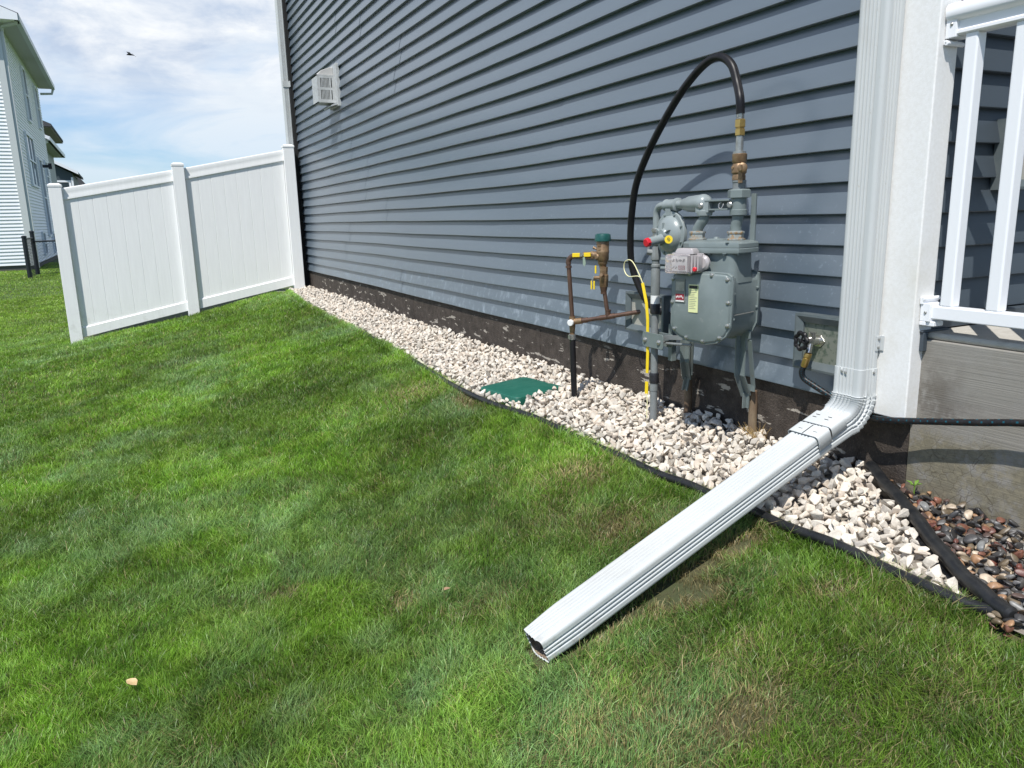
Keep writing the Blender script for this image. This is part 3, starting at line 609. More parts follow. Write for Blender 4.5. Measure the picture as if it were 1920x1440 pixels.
# wall boxes
def wall_block(name, y0, y1, z0, z1, label, cat, plate_m, origin=(0,0,0), ax=(0,1,0), nr=(-1,0,0), fr=0.030, proud=0.030):
    o = Vector(origin); a = Vector(ax); n = Vector(nr); zc = (z0+z1)/2; yc = (y0+y1)/2
    t = thing(name, tuple(o+a*yc+Vector((0,0,zc))), label, cat, 'framed mounting blocks set in the siding')
    mb = MB()
    def P(u, v, d): return o+a*u+n*d+Vector((0,0,v))
    outer = [(y0, z0), (y1, z0), (y1, z1), (y0, z1)]; inner = [(y0+fr, z0+fr), (y1-fr, z0+fr), (y1-fr, z1-fr), (y0+fr, z1-fr)]
    r0 = [P(u, v, -0.015) for u, v in outer]; r1 = [P(u, v, proud) for u, v in outer]
    s_ = 0.008; r1b = [P(u+(s_ if u == y0 else -s_), v+(s_ if v == z0 else -s_), proud+0.002) for u, v in outer]
    r2_ = [P(u, v, proud-0.010) for u, v in inner]; r3 = [P(u, v, proud-0.018) for u, v in inner]
    rs = [r0, r1, r1b, r2_, r3]
    if a.cross(Vector((0,0,1))).dot(n) < 0: rs = [r[::-1] for r in rs]
    mb.rings(rs, True, (False, False)); obj('block_frame', mb, m_block, t, angle=20)
    mb = MB(); pts = [P(u, v, proud-0.017) for u, v in inner]
    if a.cross(Vector((0,0,1))).dot(n) < 0: pts = pts[::-1]
    back = [p-n*0.004 for p in pts]; mb.rings([back, pts], True, (True, True)); obj('block_plate', mb, plate_m, t)
    return t
wall_block('mounting_block', 2.70, 2.99, 0.095, 0.275, 'grey framed siding block where the copper and gas pipes enter the wall', 'mounting block', m_beige)
wall_block('mounting_block', 1.70, 1.955, 0.085, 0.278, 'grimy framed siding block behind the hose faucet', 'mounting block', m_plate)
wall_block('mounting_block', 0.335, 0.50, 0.675, 0.885, 'grey framed siding block behind the porch balusters', 'mounting block', m_beige, origin=(0, 1.53, 0), ax=(1,0,0), nr=(0,-1,0), proud=0.045)

# ------------------------------------------------------------------ downspout with elbow and extension
def ds_ring(w=0.102, d=0.078, rc=0.012, g=0.0056):
    pts = []
    def face(L_, ribs, p, off):
        n = 64; o = []
        for i in range(n+1):
            s = -L_/2+rc+(L_-2*rc)*i/n; q = s-off; half = ribs*p/2
            dd = -g*(0.5-0.5*math.cos(2*math.pi*(q+half)/p))**2.2 if abs(q) < half else 0.0
            o.append((s, dd))
        return o
    # order: -X face (u from -w/2 to w/2), then +u side, back, -u side ; returns (u along width, v outward = front)
    for s, dd in face(w, 5, 0.0125, 0.004): pts.append((s, d/2+dd))
    for k in range(1, 6): a = math.pi/2*(1-k/6); pts.append((w/2-rc+rc*math.cos(a), d/2-rc+rc*math.sin(a)))
    for s, dd in face(d, 3, 0.0125, 0.0): pts.append((w/2+dd, -s))
    for k in range(1, 6): a = -math.pi/2*(k/6); pts.append((w/2-rc+rc*math.cos(a), -d/2+rc+rc*math.sin(a)))
    for s, dd in face(w, 5, 0.0125, 0.0): pts.append((-s, -d/2-dd))
    for k in range(1, 6): a = -math.pi/2*(1+k/6); pts.append((-w/2+rc+rc*math.cos(a), -d/2+rc+rc*math.sin(a)))
    for s, dd in face(d, 3, 0.0125, 0.0): pts.append((-w/2-dd, s))
    for k in range(1, 6): a = math.pi-math.pi/2*(k/6); pts.append((-w/2+rc+rc*math.cos(a), d/2-rc+rc*math.sin(a)))
    return pts
RING = ds_ring()
def ds_place(c, U, Nn, sc=(1, 1), mod=None):
    c = Vector(c); o = []
    for u, v in RING:
        k = 1.0
        p = c+U*(u*sc[0])+Nn*(v*sc[1])
        if mod: p += mod(u, v)
        o.append(p)
    return o
ds = thing('downspout', (-0.072, 1.655, -0.25), 'white ribbed downspout at the near house corner with a long extension onto the lawn', 'downspout', 'white downspouts of the blue grey house')
DX, DY = -0.072, 1.655; Uy = Vector((0, 1, 0)); Nx = Vector((-1, 0, 0))
mb = MB(); mb.rings([ds_place((DX, DY, z), Uy, Nx) for z in (5.3, 4, 3, 2, 1.2, 0.8, 0.4, 0.115)], True, (False, False)); obj('downspout_pipe', mb, m_alu, ds, angle=60)
# elbow
mb = MB(); rs = []; R0 = 0.090; A = R_(69); cx_, cz_ = DX-R0, 0.055
for z in (0.140, 0.1395, 0.11, 0.08, 0.066): rs.append(ds_place((DX, DY, z), Uy, Nx, (1.045, 1.06) if z < 0.1399 else (1.0, 1.0)))
NC = 8; steps = NC*6
for i in range(steps+1):
    a = A*i/steps; c = Vector((cx_+R0*math.cos(a), DY, cz_-R0*math.sin(a))); Nn = Vector((-math.cos(a), 0, math.sin(a)))
    ph = (i % 6)/6.0; saw = (1-ph) if ph > 0 else 1.0; amp = 0.0068*saw*(1 if 0 < i < steps else 0.4)
    rs.append(ds_place(c, Uy, Nn, (1.03+amp*9, 1.03), mod=(lambda u, v, Nn=Nn, amp=amp: Nn*(amp*(1 if v > 0 else -0.55)))))
dirE = Vector((-math.sin(A), 0, -math.cos(A))); endE = Vector((cx_+R0*math.cos(A), DY, cz_-R0*math.sin(A))); NE = Vector((-math.cos(A), 0, math.sin(A)))
for s in (0.005, 0.05, 0.10, 0.105): rs.append(ds_place(endE+dirE*s, Uy, NE, (1.02, 1.02)))
obj('downspout_elbow', MB().rings([r for r in rs], True, (False, False)), m_alu, ds, angle=38)
# extension, slightly yawed
yawx = 0.045; dirX = Vector((dirE.x, -yawx, dirE.z)).normalized(); UX = Vector((-yawx*0.95, 1, 0)).normalized(); UX = (UX-dirX*UX.dot(dirX)).normalized(); NX = dirX.cross(UX); NX = NX if NX.z > 0 else -NX
P0 = endE+dirE*0.085; LEN = 1.13; rs = []
def dent(s):
    def f(u, v):
        e = max(0, (s-(LEN-0.10))/0.10); q = Vector((0,0,0))
        if e > 0:
            q += NX*(-0.006*e*math.exp(-((u+0.030)/0.02)**2)*(1 if v > 0 else 0))+UX*(-0.013*e*max(0, u)/0.05+0.004*e*(1 if u < -0.03 else 0))
            q += NX*(0.004*e*math.exp(-((u-0.01)/0.03)**2)*(1 if v > 0 else -0.3))+dirX*(0.004*math.sin(u*40+1.0)*e)
        return q
    return f
for i in range(0, 41):
    s = LEN*i/40; rs.append(ds_place(P0+dirX*s, UX, NX, (0.985, 0.985), mod=dent(s)))
eo = obj('downspout_extension', MB().rings(rs, True, (False, False)), m_alu, ds, angle=60)
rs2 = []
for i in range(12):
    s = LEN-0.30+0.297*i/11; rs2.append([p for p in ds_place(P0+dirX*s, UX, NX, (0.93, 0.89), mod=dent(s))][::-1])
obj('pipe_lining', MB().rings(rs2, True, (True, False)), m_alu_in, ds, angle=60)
# hinge collars over the joint: two thin sleeves, tops plain
def collar(s0, s1, k, notch, nm):
    mb = MB(); w2, d2 = 0.0515*k, 0.0395*k; th = 0.0012; rc = 0.011
    path = [(-w2, -d2*notch), (-w2, d2-rc)]+[(-w2+rc-rc*math.cos(a), d2-rc+rc*math.sin(a)) for a in (0.4, 0.8, 1.2)]+[(-w2+rc, d2), (w2-rc, d2)]+[(w2-rc+rc*math.sin(a), d2-rc+rc*math.cos(a)) for a in (0.4, 0.8, 1.2)]+[(w2, d2-rc), (w2, -d2*notch)]
    rs = []
    for s in (s0, s1):
        c = P0+dirX*s; rs.append([c+UX*u+NX*v for u, v in path]+[c+UX*(u*(1-0.03))+NX*(v-0.0015) for u, v in path[::-1]])
    mb.rings(rs, True, (True, True)); return obj(nm, mb, m_alu, ds, angle=50)
collar(-0.055, 0.012, 1.10, -0.15, 'hinge_collar'); collar(0.020, 0.075, 1.125, 0.05, 'hinge_collar')
mb = MB(); c0 = P0+dirX*0.016-UX*0.050+NX*0.030; mb.tube([c0-NX*0.03+UX*0.002, c0+NX*0.006], 0.0055, 10); obj('hinge_pin', mb, m_black, ds)
mb = MB(); mb.obox(P0+dirX*0.048+NX*0.0452-UX*0.0, (dirX, UX, NX), (0.026, 0.0011, 0.0006)); obj('hinge_slot', mb, m_dark, ds)
for u, s in ((0.03, -0.02), (0.028, -0.035), (-0.015, -0.02), (-0.017, -0.035), (0.025, 0.052), (-0.03, 0.052)):
    mb = MB(); mb.obox(P0+dirX*s+NX*0.0442+UX*u, (UX, dirX, NX), (0.007, 0.0008, 0.0007)); obj('hinge_slot', mb, m_dark, ds)
mb = MB(); mb.box((-0.056, 1.601, 0.196), (-0.03, 1.6035, 0.243)); mb.box((-0.034, 1.592, 0.196), (-0.0312, 1.6035, 0.243)); st = obj('pipe_strap', mb, m_alu, ds, bevel=0.001)
for zz in (0.207, 0.233):
    mb = MB(); mb.lathe([(0.005, 0), (0.005, 0.002), (0.0025, 0.004)], (-0.045, 1.601, zz), (0,-1,0), 10); obj('screw', mb, m_galv, st)
for y, z in ((1.672, 0.128), (1.658, 0.126)):
    mb = MB(); mb.lathe([(0.0045, 0), (0.0045, 0.002), (0.002, 0.004)], (-0.1135, y, z), (-1,0,0), 10); obj('screw', mb, m_galv, ds)
mb = MB(); mb.lathe([(0.0045, 0), (0.0045, 0.002), (0.002, 0.004)], (-0.055, 1.6015, 0.128), (0,-1,0), 10); obj('screw', mb, m_galv, ds)
# far downspout
t = thing('downspout', (-0.07, 10.42, -0.2), 'white downspout at the far house corner, rising behind the fence post', 'downspout', 'white downspouts of the blue grey house')
mb = MB(); mb.rings([ds_place((-0.072, 10.43, z), Uy, Nx) for z in (5.3, 3, 1, -0.2)], True, (False, True)); obj('downspout_pipe', mb, m_alu, t, angle=60)
mb = MB(); mb.box((-0.112, 10.372, 2.28), (-0.02, 10.378, 2.35)); mb.box((-0.034, 10.34, 2.28), (-0.024, 10.378, 2.35)); obj('pipe_strap', mb, m_alu, t)

# ------------------------------------------------------------------ white fence
YFN = 10.20
fence = thing('privacy_fence', (-1.4, 10.2, -0.4), 'white vinyl privacy fence stepping down from the house to the lawn', 'fence')
posts = [(-2.812, -2.681, -0.85, 1.075), (-1.512, -1.381, -0.60, 1.308), (-0.205, -0.074, -0.40, 1.538)]
for x0, x1, z0, z1 in posts:
    mb = MB(); mb.box((x0, YFN, z0), (x1, YFN+0.131, z1)); p = obj('fence_post', mb, m_fence, fence, bevel=0.004)
    mb = MB(); xc = (x0+x1)/2; yc = YFN+0.0655; h = 0.0700
    q = lambda r, z: [(xc-r, yc-r, z), (xc+r, yc-r, z), (xc+r, yc+r, z), (xc-r, yc+r, z)]
    mb.rings([q(h, z1), q(h, z1+0.022), q(h-0.006, z1+0.026), q(0.045, z1+0.037), q(0.01, z1+0.040)]); obj('post_cap', mb, m_fence, p, angle=20)
segs = [(-2.681, -1.512, 1.060, 1.262, 0.130, -0.525, -0.300), (-1.381, -0.205, 1.285, 1.508, 0.130, -0.285, -0.065)]
for x0, x1, za, zb, rh, ba, bb in segs:
    yr = YFN+0.040
    def zt(x): return za+(zb-za)*(x-x0)/(x1-x0)
    def zbm(x): return ba+(bb-ba)*(x-x0)/(x1-x0)
    prof = [(0.012, 0), (0.003, -0.006), (0.0, -0.030), (0.003, -0.052), (0.0035, -0.085), (0.0, -0.105), (0.0, -0.128), (0.006, -0.132), (0.045, -0.132), (0.050, 0)]
    mb = MB(); mb.rings([[(x, yr+p[0], zt(x)+p[1]) for p in prof][::-1] for x in (x0, x1)]); obj('top_rail', mb, m_fence, fence, angle=25)
    prof = [(0.008, 0), (0.0, -0.010), (0.0, -0.115), (0.045, -0.115), (0.045, 0)]
    mb = MB(); mb.rings([[(x, yr+p[0], zbm(x)+p[1]) for p in prof][::-1] for x in (x0, x1)]); obj('bottom_rail', mb, m_fence, fence, angle=25)
    yp = YFN+0.056; xs_ = []; x = x0; i = 0
    nb = 8; pitch = (x1-x0)/nb
    col = []
    for i in range(nb):
        a = x0+i*pitch; col += [(a+0.0035, 0), (a+pitch-0.0035, 0)]
        if i < nb-1: col += [(a+pitch-0.0015, 0.003), (a+pitch+0.0015, 0.003)]
    mb = MB(); mb.rings([[(x, yp+d, zbm(x)-0.02) for x, d in col], [(x, yp+d, zt(x)-0.10) for x, d in col]], close=False)
    mb.rings([[(x, yp+0.022, zt(x)-0.10) for x, d in col], [(x, yp+0.022, zbm(x)-0.02) for x, d in col]], close=False)
    obj('fence_panel', mb, m_fence, fence, angle=20)

# ------------------------------------------------------------------ valve box lid
lid = thing('valve_box', (-0.352, 3.465, -0.25), 'green plastic irrigation valve box lid set in the white gravel', 'valve box')
def rr_poly(hx_, hy_, r, n=5):
    o = []
    for cx0, cy0, a0 in ((hx_-r, hy_-r, 0), (-hx_+r, hy_-r, 90), (-hx_+r, -hy_+r, 180), (hx_-r, -hy_+r, 270)):
        for k in range(n+1): a = R_(a0+90*k/n); o.append((cx0+r*math.cos(a), cy0+r*math.sin(a)))
    return o
c, s_ = math.cos(LA), math.sin(LA); poly = rr_poly(0.150, 0.168, 0.030)
tl = Vector((0.06, 0.0, 1)).normalized()
mb = MB(); rs = []
for k, z in ((1.0, -0.045), (1.0, -0.004), (0.985, 0.0), (0.93, 0.001), (0.5, 0.0035), (0.02, 0.005)):
    rs.append([(-0.352+(p[0]*c-p[1]*s_)*k, 3.465+(p[0]*s_+p[1]*c)*k, -0.234+z+0.05*p[0]*k) for p in poly])
mb.rings(rs, True, (True, True)); obj('box_lid', mb, m_green_lid, lid, angle=60)

# ------------------------------------------------------------------ backflow preventer assembly
def Pn(p, q, t): return Vector(p)+(Vector(q)-Vector(p))*t
bf = thing('backflow_preventer', (-0.209, 3.161, -0.25), 'bronze vacuum breaker with teal cap on brown copper pipes left of the gas meter', 'backflow preventer')
B = Vector((-0.209, 3.161, -0.27)); BT = Vector((-0.214, 3.169, 0.052)); K = Vector((-0.214, 3.168, 0.125))
mb = MB(); mb.tube([B, BT], 0.0148, 18); obj('supply_hose', mb, m_black, bf)
mb = MB(); mb.tube([BT-Vector((0,0,0.012)), BT+Vector((0,0,0.014))], 0.0165, 16); mb.box((BT.x-0.022, BT.y-0.012, BT.z-0.006), (BT.x-0.012, BT.y+0.004, BT.z+0.012)); obj('hose_clamp', mb, m_galv, bf)
mb = MB(); mb.tube([BT+Vector((0,0,0.005)), K-Vector((0,0,0.02)), K+Vector((0,0,0.028))], [0.011, 0.0150, 0.0150], 16); mb.tube([K+Vector((0,0,0.002)), Pn(K, (-0.104, 3.025, 0.157), 0.28)], 0.0150, 16); obj('lower_tee', mb, m_bronze, bf)
mb = MB(); mb.lathe([(0.0145, 0), (0.0155, 0.004), (0.0155, 0.016), (0.013, 0.019)], K+Vector((-0.012, -0.010, 0)), (-0.75, -0.65, 0), 20); obj('white_plug', mb, m_paper, bf)
T1 = Vector((-0.104, 3.025, 0.157)); W1 = Vector((0.012, 2.874, 0.193))
mb = MB(); mb.tube([K, T1, W1], 0.0100, 16); obj('copper_pipe', mb, m_copper, bf)
for a, b_ in ((Pn(K, T1, 0.26), Pn(K, T1, 0.44)), (Pn(K, T1, 0.78), Pn(K, T1, 0.98)), (T1, Pn(T1, W1, 0.17))):
    mb = MB(); mb.tube([a, b_], 0.0125, 16); obj('pipe_fitting', mb, m_copper, bf)
LT = Vector((-0.224, 3.182, 0.400)); EL = Vector((-0.220, 3.177, 0.440)); VB = Vector((-0.121, 3.047, 0.445))
cor = [LT, LT+Vector((0,0,0.018)), Pn(LT, EL, 0.8)+Vector((0.003,-0.004,0)), EL+Vector((0.012,-0.016,0.0)), Pn(EL, VB, 0.28)]
mb = MB(); mb.tube([K+Vector((0,0,0.02)), LT], 0.0105, 16); obj('copper_pipe', mb, m_copper, bf)
mb = MB(); mb.tube(spline(cor, 5), 0.0125, 16); mb.tube([LT-Vector((0,0,0.016)), LT-Vector((0,0,0.006))], 0.0150, 16); obj('copper_elbow', mb, m_copper, bf)
mb = MB(); mb.tube([Pn(EL, VB, 0.25), Pn(EL, VB, 0.40)], 0.0115, 16); mb.lathe([(0.016, 0), (0.016, 0.02)], Pn(EL, VB, 0.42), VB-EL, 6)
mb.tube([Pn(EL, VB, 0.45), VB], [0.0165, 0.018], 16); mb.lathe([(0.019, 0), (0.019, 0.014)], Pn(EL, VB, 0.66), VB-EL, 6); obj('ball_valve', mb, m_bronze, bf)
hv = Pn(EL, VB, 0.42)+Vector((-0.016, -0.012, 0.004)); dh = (VB-EL).normalized()
mb = MB(); mb.obox(hv-dh*0.028, (dh, (0,0,1), dh.cross(Vector((0,0,1)))), (0.019, 0.0095, 0.004)); mb.obox(hv+dh*0.028, (dh, (0,0,1), dh.cross(Vector((0,0,1)))), (0.017, 0.0095, 0.004)); obj('valve_handle', mb, m_yellow, bf, bevel=0.002)
mb = MB(); mb.obox(hv, (dh, (0,0,1), dh.cross(Vector((0,0,1)))), (0.014, 0.007, 0.003)); mb.lathe([(0.008, 0), (0.008, 0.006)], hv+Vector((-0.002,-0.001,0)), (-0.79, -0.61, 0), 6); obj('handle_nut', mb, m_chrome, bf)
mb = MB(); mb.prism([(-0.005, 0), (0.005, 0), (0.010, -0.030), (0.002, -0.044), (-0.005, -0.032)], hv+Vector((-0.004, -0.004, -0.010))+dh*0.012, dh, (0,0,1), (-0.001, -0.001, 0)); obj('hanging_tag', mb, mat('pale_green_tag', (0.25, 0.32, 0.25), 0.5), bf)
# vacuum breaker body
ax = Vector((0.002, -0.002, 1)).normalized(); c0 = Vector((-0.120, 3.046, 0.400))
mb = MB(); mb.lathe([(0.016, -0.012), (0.017, 0.0), (0.0215, 0.004), (0.0215, 0.012), (0.023, 0.018), (0.0285, 0.024), (0.0285, 0.050), (0.0300, 0.056), (0.0300, 0.064), (0.0285, 0.067), (0.0300, 0.115), (0.0285, 0.118)], c0, ax, 28); obj('bronze_body', mb, m_bronze, bf, angle=50)
mb = MB(); mb.lathe([(0.0375, 0.108), (0.0380, 0.112), (0.0360, 0.134), (0.0340, 0.139), (0.029, 0.1395), (0.0285, 0.142), (0.010, 0.143)], c0, ax, 28); obj('teal_cap', mb, m_teal, bf, angle=40)
mb = MB(); mb.lathe([(0.014, 0), (0.014, 0.014), (0.009, 0.018)], c0+Vector((-0.018, 0.006, 0.038)), (-1, -0.2, 0), 14); mb.lathe([(0.005, 0), (0.005, 0.022), (0.007, 0.022), (0.007, 0.028)], c0+Vector((-0.012, 0.020, 0.068)), (-0.4, 0.9, 0.4), 10); obj('test_cock', mb, m_bronze, bf)
for k, dzz in ((0, 0.096), (1, 0.087), (2, 0.070)):
    mb = MB(); mb.obox(c0+Vector((-0.0262, -0.0118, dzz)), ((0.41, -0.91, 0), (0,0,1), (0.91, 0.41, 0)), (0.010-0.002*k, 0.003, 0.0018)); obj('cast_lettering', mb, m_bronze, bf, bevel=0.001)
# lower shut off valve
c1 = Vector((-0.117, 3.042, 0.300)); 
mb = MB(); mb.lathe([(0.017, -0.005), (0.0205, 0.0), (0.0205, 0.022), (0.0225, 0.026), (0.0225, 0.052), (0.019, 0.056), (0.019, 0.070)], c1, (0,0,1), 8); mb.lathe([(0.0195, 0.070), (0.0195, 0.090)], c1, (0,0,1), 8)
mb.tube([c1+Vector((-0.008,-0.012,0.050)), c1+Vector((-0.030,-0.026,0.056))], 0.0075, 10); mb.tube([c1+Vector((-0.010,0.004,0.040)), c1+Vector((-0.040,0.022,0.040))], 0.0080, 10); obj('shutoff_valve', mb, m_bronze, bf)
mb = MB(); mb.tube([c1+Vector((-0.036,0.024,0.046)), c1+Vector((-0.044,0.030,0.030)), c1+Vector((-0.040,0.026,-0.006))], [0.006, 0.004, 0.004], 8); obj('valve_stem', mb, m_galv, bf)
mb = MB()
for a in (-0.006, 0.006): mb.obox(c1+Vector((-0.042+a*0.6, 0.028-a, 0.006)), ((0.6,-0.8,0), (0,0,1), (0.8,0.6,0)), (0.0035, 0.020, 0.003))
obj('valve_handle', mb, m_yellow, bf, bevel=0.001)
mb = MB(); mb.obox(c1+Vector((-0.030, 0.022, 0.078)), ((0.6,-0.8,0), (0,0,1), (0.8,0.6,0)), (0.004, 0.018, 0.003)); obj('valve_handle', mb, m_yellow, bf, bevel=0.001)
mb = MB(); mb.tube([c1+Vector((0,0,0)), T1], 0.0100, 16); obj('copper_pipe', mb, m_copper, bf)
mb = MB(); mb.tube([c1+Vector((0,0,-0.002)), c1+Vector((0,0,-0.028))], [0.0185, 0.0130], 14); mb.tube([c1+Vector((0,0,-0.028)), c1+Vector((0,0,-0.036))], 0.0145, 14); obj('pipe_fitting', mb, m_copper, bf); mb = MB()
mb.tube([T1+Vector((0,0,0.005)), T1+Vector((0,0,0.030))], 0.0130, 14); mb.tube([T1+Vector((0,0,0.028)), T1+Vector((0,0,0.034))], 0.0142, 14); obj('pipe_fitting', mb, m_copper, bf)

# ------------------------------------------------------------------ gas meter
MO = Vector((-0.19, 2.191, 0.534)); MH = Vector((0.3, -0.954, 0)).normalized(); MN = Vector((-MH.y, MH.x, 0)); MZ = Vector((0,0,1))
def g(a, c, z): return MO+MH*a+MN*c+MZ*z
gm = thing('gas_meter', tuple(g(0, 0, -0.37)), 'grey gas meter with clear index box mounted on the siding beside the downspout', 'gas meter')
def gprism(poly, c0, c1): return MB().prism(poly, g(0, c0, 0), MH, MZ, MN*(c1-c0))
def chamf(x0, x1, z0, z1, tl_, tr_, bl, br):
    return [(x0+bl, z0), (x1-br, z0), (x1-br*0.3, z0+br*0.3), (x1, z0+br), (x1, z1-tr_), (x1-tr_*0.3, z1-tr_*0.3), (x1-tr_, z1), (x0+tl_, z1), (x0+tl_*0.3, z1-tl_*0.3), (x0, z1-tl_), (x0, z0+bl), (x0+bl*0.3, z0+bl*0.3)]
cover = [(-0.085, -0.352), (-0.045, -0.366), (0.03, -0.372), (0.075, -0.362), (0.112, -0.335), (0.129, -0.300), (0.131, -0.145), (0.126, -0.123), (0.108, -0.113), (0.035, -0.110), (-0.080, -0.112), (-0.108, -0.117), (-0.122, -0.140), (-0.124, -0.305), (-0.112, -0.335)]
def shrink(poly, k, cz=-0.24): return [(p[0]*k, cz+(p[1]-cz)*k) for p in poly]
mb = MB(); rs = [[g(p[0], cc, p[1]) for p in shrink(cover, k)] for k, cc in ((1.0, -0.084), (1.0, -0.094), (0.985, -0.097), (0.95, -0.097), (0.93, -0.101), (0.90, -0.103))][::-1]
mb.rings(rs); fc = obj('front_cover', mb, m_grey, gm, angle=30)
mb = MB(); rs = [[g(p[0], cc, p[1]) for p in shrink(cover, k)] for k, cc in ((0.95, 0.100), (0.985, 0.098), (1.0, 0.094), (1.0, 0.082))][::-1]
mb.rings(rs); bc_ = obj('back_cover', mb, m_grey, gm, angle=30)
mb = MB(); body = shrink(cover, 0.93); rs = [[g(p[0], cc, p[1]) for p in shrink(cover, k)] for k, cc in ((0.96, -0.085), (0.925, -0.070), (0.915, -0.04), (0.915, 0.04), (0.925, 0.070), (0.96, 0.083))]
mb.rings(rs, True, (False, False)); obj('meter_body', mb, m_grey, gm, angle=45)
mb = MB(); mb.add([g(0.1202+dx, c_, -0.262+dz) for dx, dz in ((0, -0.0022), (0.0022, 0), (0, 0.0022)) for c_ in (-0.070, 0.070)], [(0,1,3,2),(2,3,5,4)]); obj('body_seam', mb, m_galv, gm)
mb = MB(); rs = []
for k, z in ((1.03, -0.150), (0.99, -0.115), (0.965, -0.055), (0.96, -0.040)):
    rs.append([g(0.008+p[0]*k, p[1]*k, z) for p in rr_poly(0.110, 0.070, 0.028, 4)])
mb.rings(rs); obj('upper_case', mb, m_grey, gm, angle=45)
lidp = [(-0.100, -0.060), (-0.060, -0.085), (0.055, -0.086), (0.085, -0.074), (0.132, -0.070), (0.140, -0.050), (0.140, 0.050), (0.120, 0.070), (-0.075, 0.075), (-0.105, 0.055)]
mb = MB(); mb.rings([[g(p[0]*k, p[1]*k, z) for p in lidp] for k, z in ((0.99, -0.047), (1.0, -0.044), (1.0, -0.032), (0.985, -0.0285))]); obj('case_flange', mb, m_grey, gm, angle=25)
mb = MB(); mb.rings([[g(p[0]*k, p[1]*k, z) for p in lidp] for k, z in ((0.98, -0.0285), (0.995, -0.0275), (0.995, -0.014), (0.97, -0.009), (0.80, -0.004))]); obj('top_lid', mb, m_grey, gm, angle=25)
mb = MB(); mb.lathe([(0.036, 0), (0.036, 0.004), (0.030, 0.007), (0.010, 0.008), (0.008, 0.013), (0.004, 0.014)], g(0.005, -0.008, -0.006), (0,0,1), 24); obj('lid_cap', mb, m_grey, gm)
def bolt(parent, p, axis, r=0.0062, m_=None, h=0.006):
    mb = MB(); mb.lathe([(r*1.5, 0), (r*1.5, 0.0015), (r, 0.0018), (r, h), (r*0.6, h+0.001)], p, axis, 6); return obj('bolt', mb, m_ or m_galv, parent)
for a, z in ((-0.112, -0.140), (-0.040, -0.122), (0.050, -0.122), (0.113, -0.135), (0.118, -0.215), (0.118, -0.295), (0.088, -0.340), (0.020, -0.358), (-0.050, -0.350), (-0.102, -0.322), (-0.113, -0.225)):
    mb = MB(); mb.lathe([(0.012, 0), (0.0115, 0.003), (0.0075, 0.005)], g(a*0.985, -0.096, z), -MN, 14); obj('bolt_boss', mb, m_grey, fc); bolt(fc, g(a*0.985, -0.101, z), -MN)
for a, z in ((0.128, -0.185), (0.128, -0.275)): bolt(gm, g(a-0.004, -0.078, z), MH, 0.005, m_grey)
for a, z in ((0.128, -0.175), (0.128, -0.245)): bolt(gm, g(a-0.004, 0.080, z), MH, 0.005, m_grey)
for a in (-0.05, 0.02, 0.08, 0.125): bolt(gm, g(a, -0.076 if a < 0.1 else -0.060, -0.047), (0,0,-1), 0.005, m_grey)
for a in (0.035, 0.088): bolt(gm, g(a, -0.072, -0.011), (0,0,1), 0.005, m_grey, 0.003)
mb = MB(); mb.obox(g(-0.078, -0.1045, -0.182), (MH, MZ, MN), (0.021, 0.042, 0.0015)); bd = obj('badge_plate', mb, m_badge, gm, bevel=0.0005)
for z, h_, mm in ((-0.165, 0.016, m_galv), (-0.205, 0.012, m_redink), (-0.218, 0.003, m_paper)):
    mb = MB(); mb.obox(g(-0.078, -0.1064, z), (MH, MZ, MN), (0.0175, h_, 0.0004)); obj('badge_print', mb, mm, bd)
rgl = random.Random(3)
for i in range(6):
    mb = MB(); mb.obox(g(-0.092+0.0055*i, -0.1071, -0.203+rgl.uniform(-0.004, 0.004)), (MH, MZ, MN), (0.0014, 0.0035, 0.0003)); obj('badge_print', mb, m_paper, bd)
mb = MB(); mb.obox(g(-0.022, -0.1045, -0.207), (MH, MZ, MN), (0.0195, 0.050, 0.0008)); yl = obj('yellow_label', mb, m_ylabel, gm)
mb = MB(); mb.obox(g(-0.022, -0.1056, -0.166), (MH, MZ, MN), (0.0175, 0.0055, 0.0003)); obj('label_print', mb, m_ink, yl)
for i in range(11):
    wdt = rgl.uniform(0.009, 0.016); mb = MB(); mb.obox(g(-0.022-(0.016-wdt), -0.1056, -0.178-0.0065*i), (MH, MZ, MN), (wdt, 0.0007, 0.0003)); obj('label_print', mb, m_badge, yl)
# index
mb = MB(); mb.rings([[g(-0.052+p[0], cc, -0.080+p[1]) for p in rr_poly(0.062*k, 0.034*k, 0.010, 3)] for k, cc in ((1.0, -0.088), (1.0, -0.100), (1.03, -0.104), (1.03, -0.110))]); ix = obj('index_housing', mb, m_frost, gm, angle=40)
mb = MB(); mb.obox(g(-0.075, -0.128, -0.083), (MH, MZ, MN), (0.034, 0.029, 0.001)); dial = obj('index_dial', mb, m_paper, ix)
for k, a in enumerate((-0.099, -0.084, -0.069, -0.054)):
    mb = MB(); mb.lathe([(0.0056, 0), (0.0056, 0.0006)], g(a, -0.1296, -0.072), -MN, 14); obj('dial_face', mb, m_galv, dial)
    mb = MB(); th_ = 0.9+k*1.1; mb.obox(g(a, -0.1308, -0.072), (MH*math.cos(th_)+MZ*math.sin(th_), -MH*math.sin(th_)+MZ*math.cos(th_), MN), (0.0072, 0.0026, 0.0003)); obj('dial_pointer', mb, m_ink, dial)
for a in (-0.101, -0.088):
    mb = MB(); mb.obox(g(a, -0.1300, -0.099), (MH+MZ, MZ-MH, MN), (0.0056, 0.0018, 0.0004)); obj('dial_pointer', mb, m_ink, dial)
mb = MB(); mb.obox(g(-0.064, -0.1298, -0.099), (MH, MZ, MN), (0.0145, 0.0085, 0.0003)); obj('dial_plate', mb, m_redink, dial)
for i in range(4): mb = MB(); mb.obox(g(-0.064, -0.1304, -0.094-0.0035*i), (MH, MZ, MN), (0.012, 0.0005, 0.0002)); obj('dial_plate', mb, m_paper, dial)
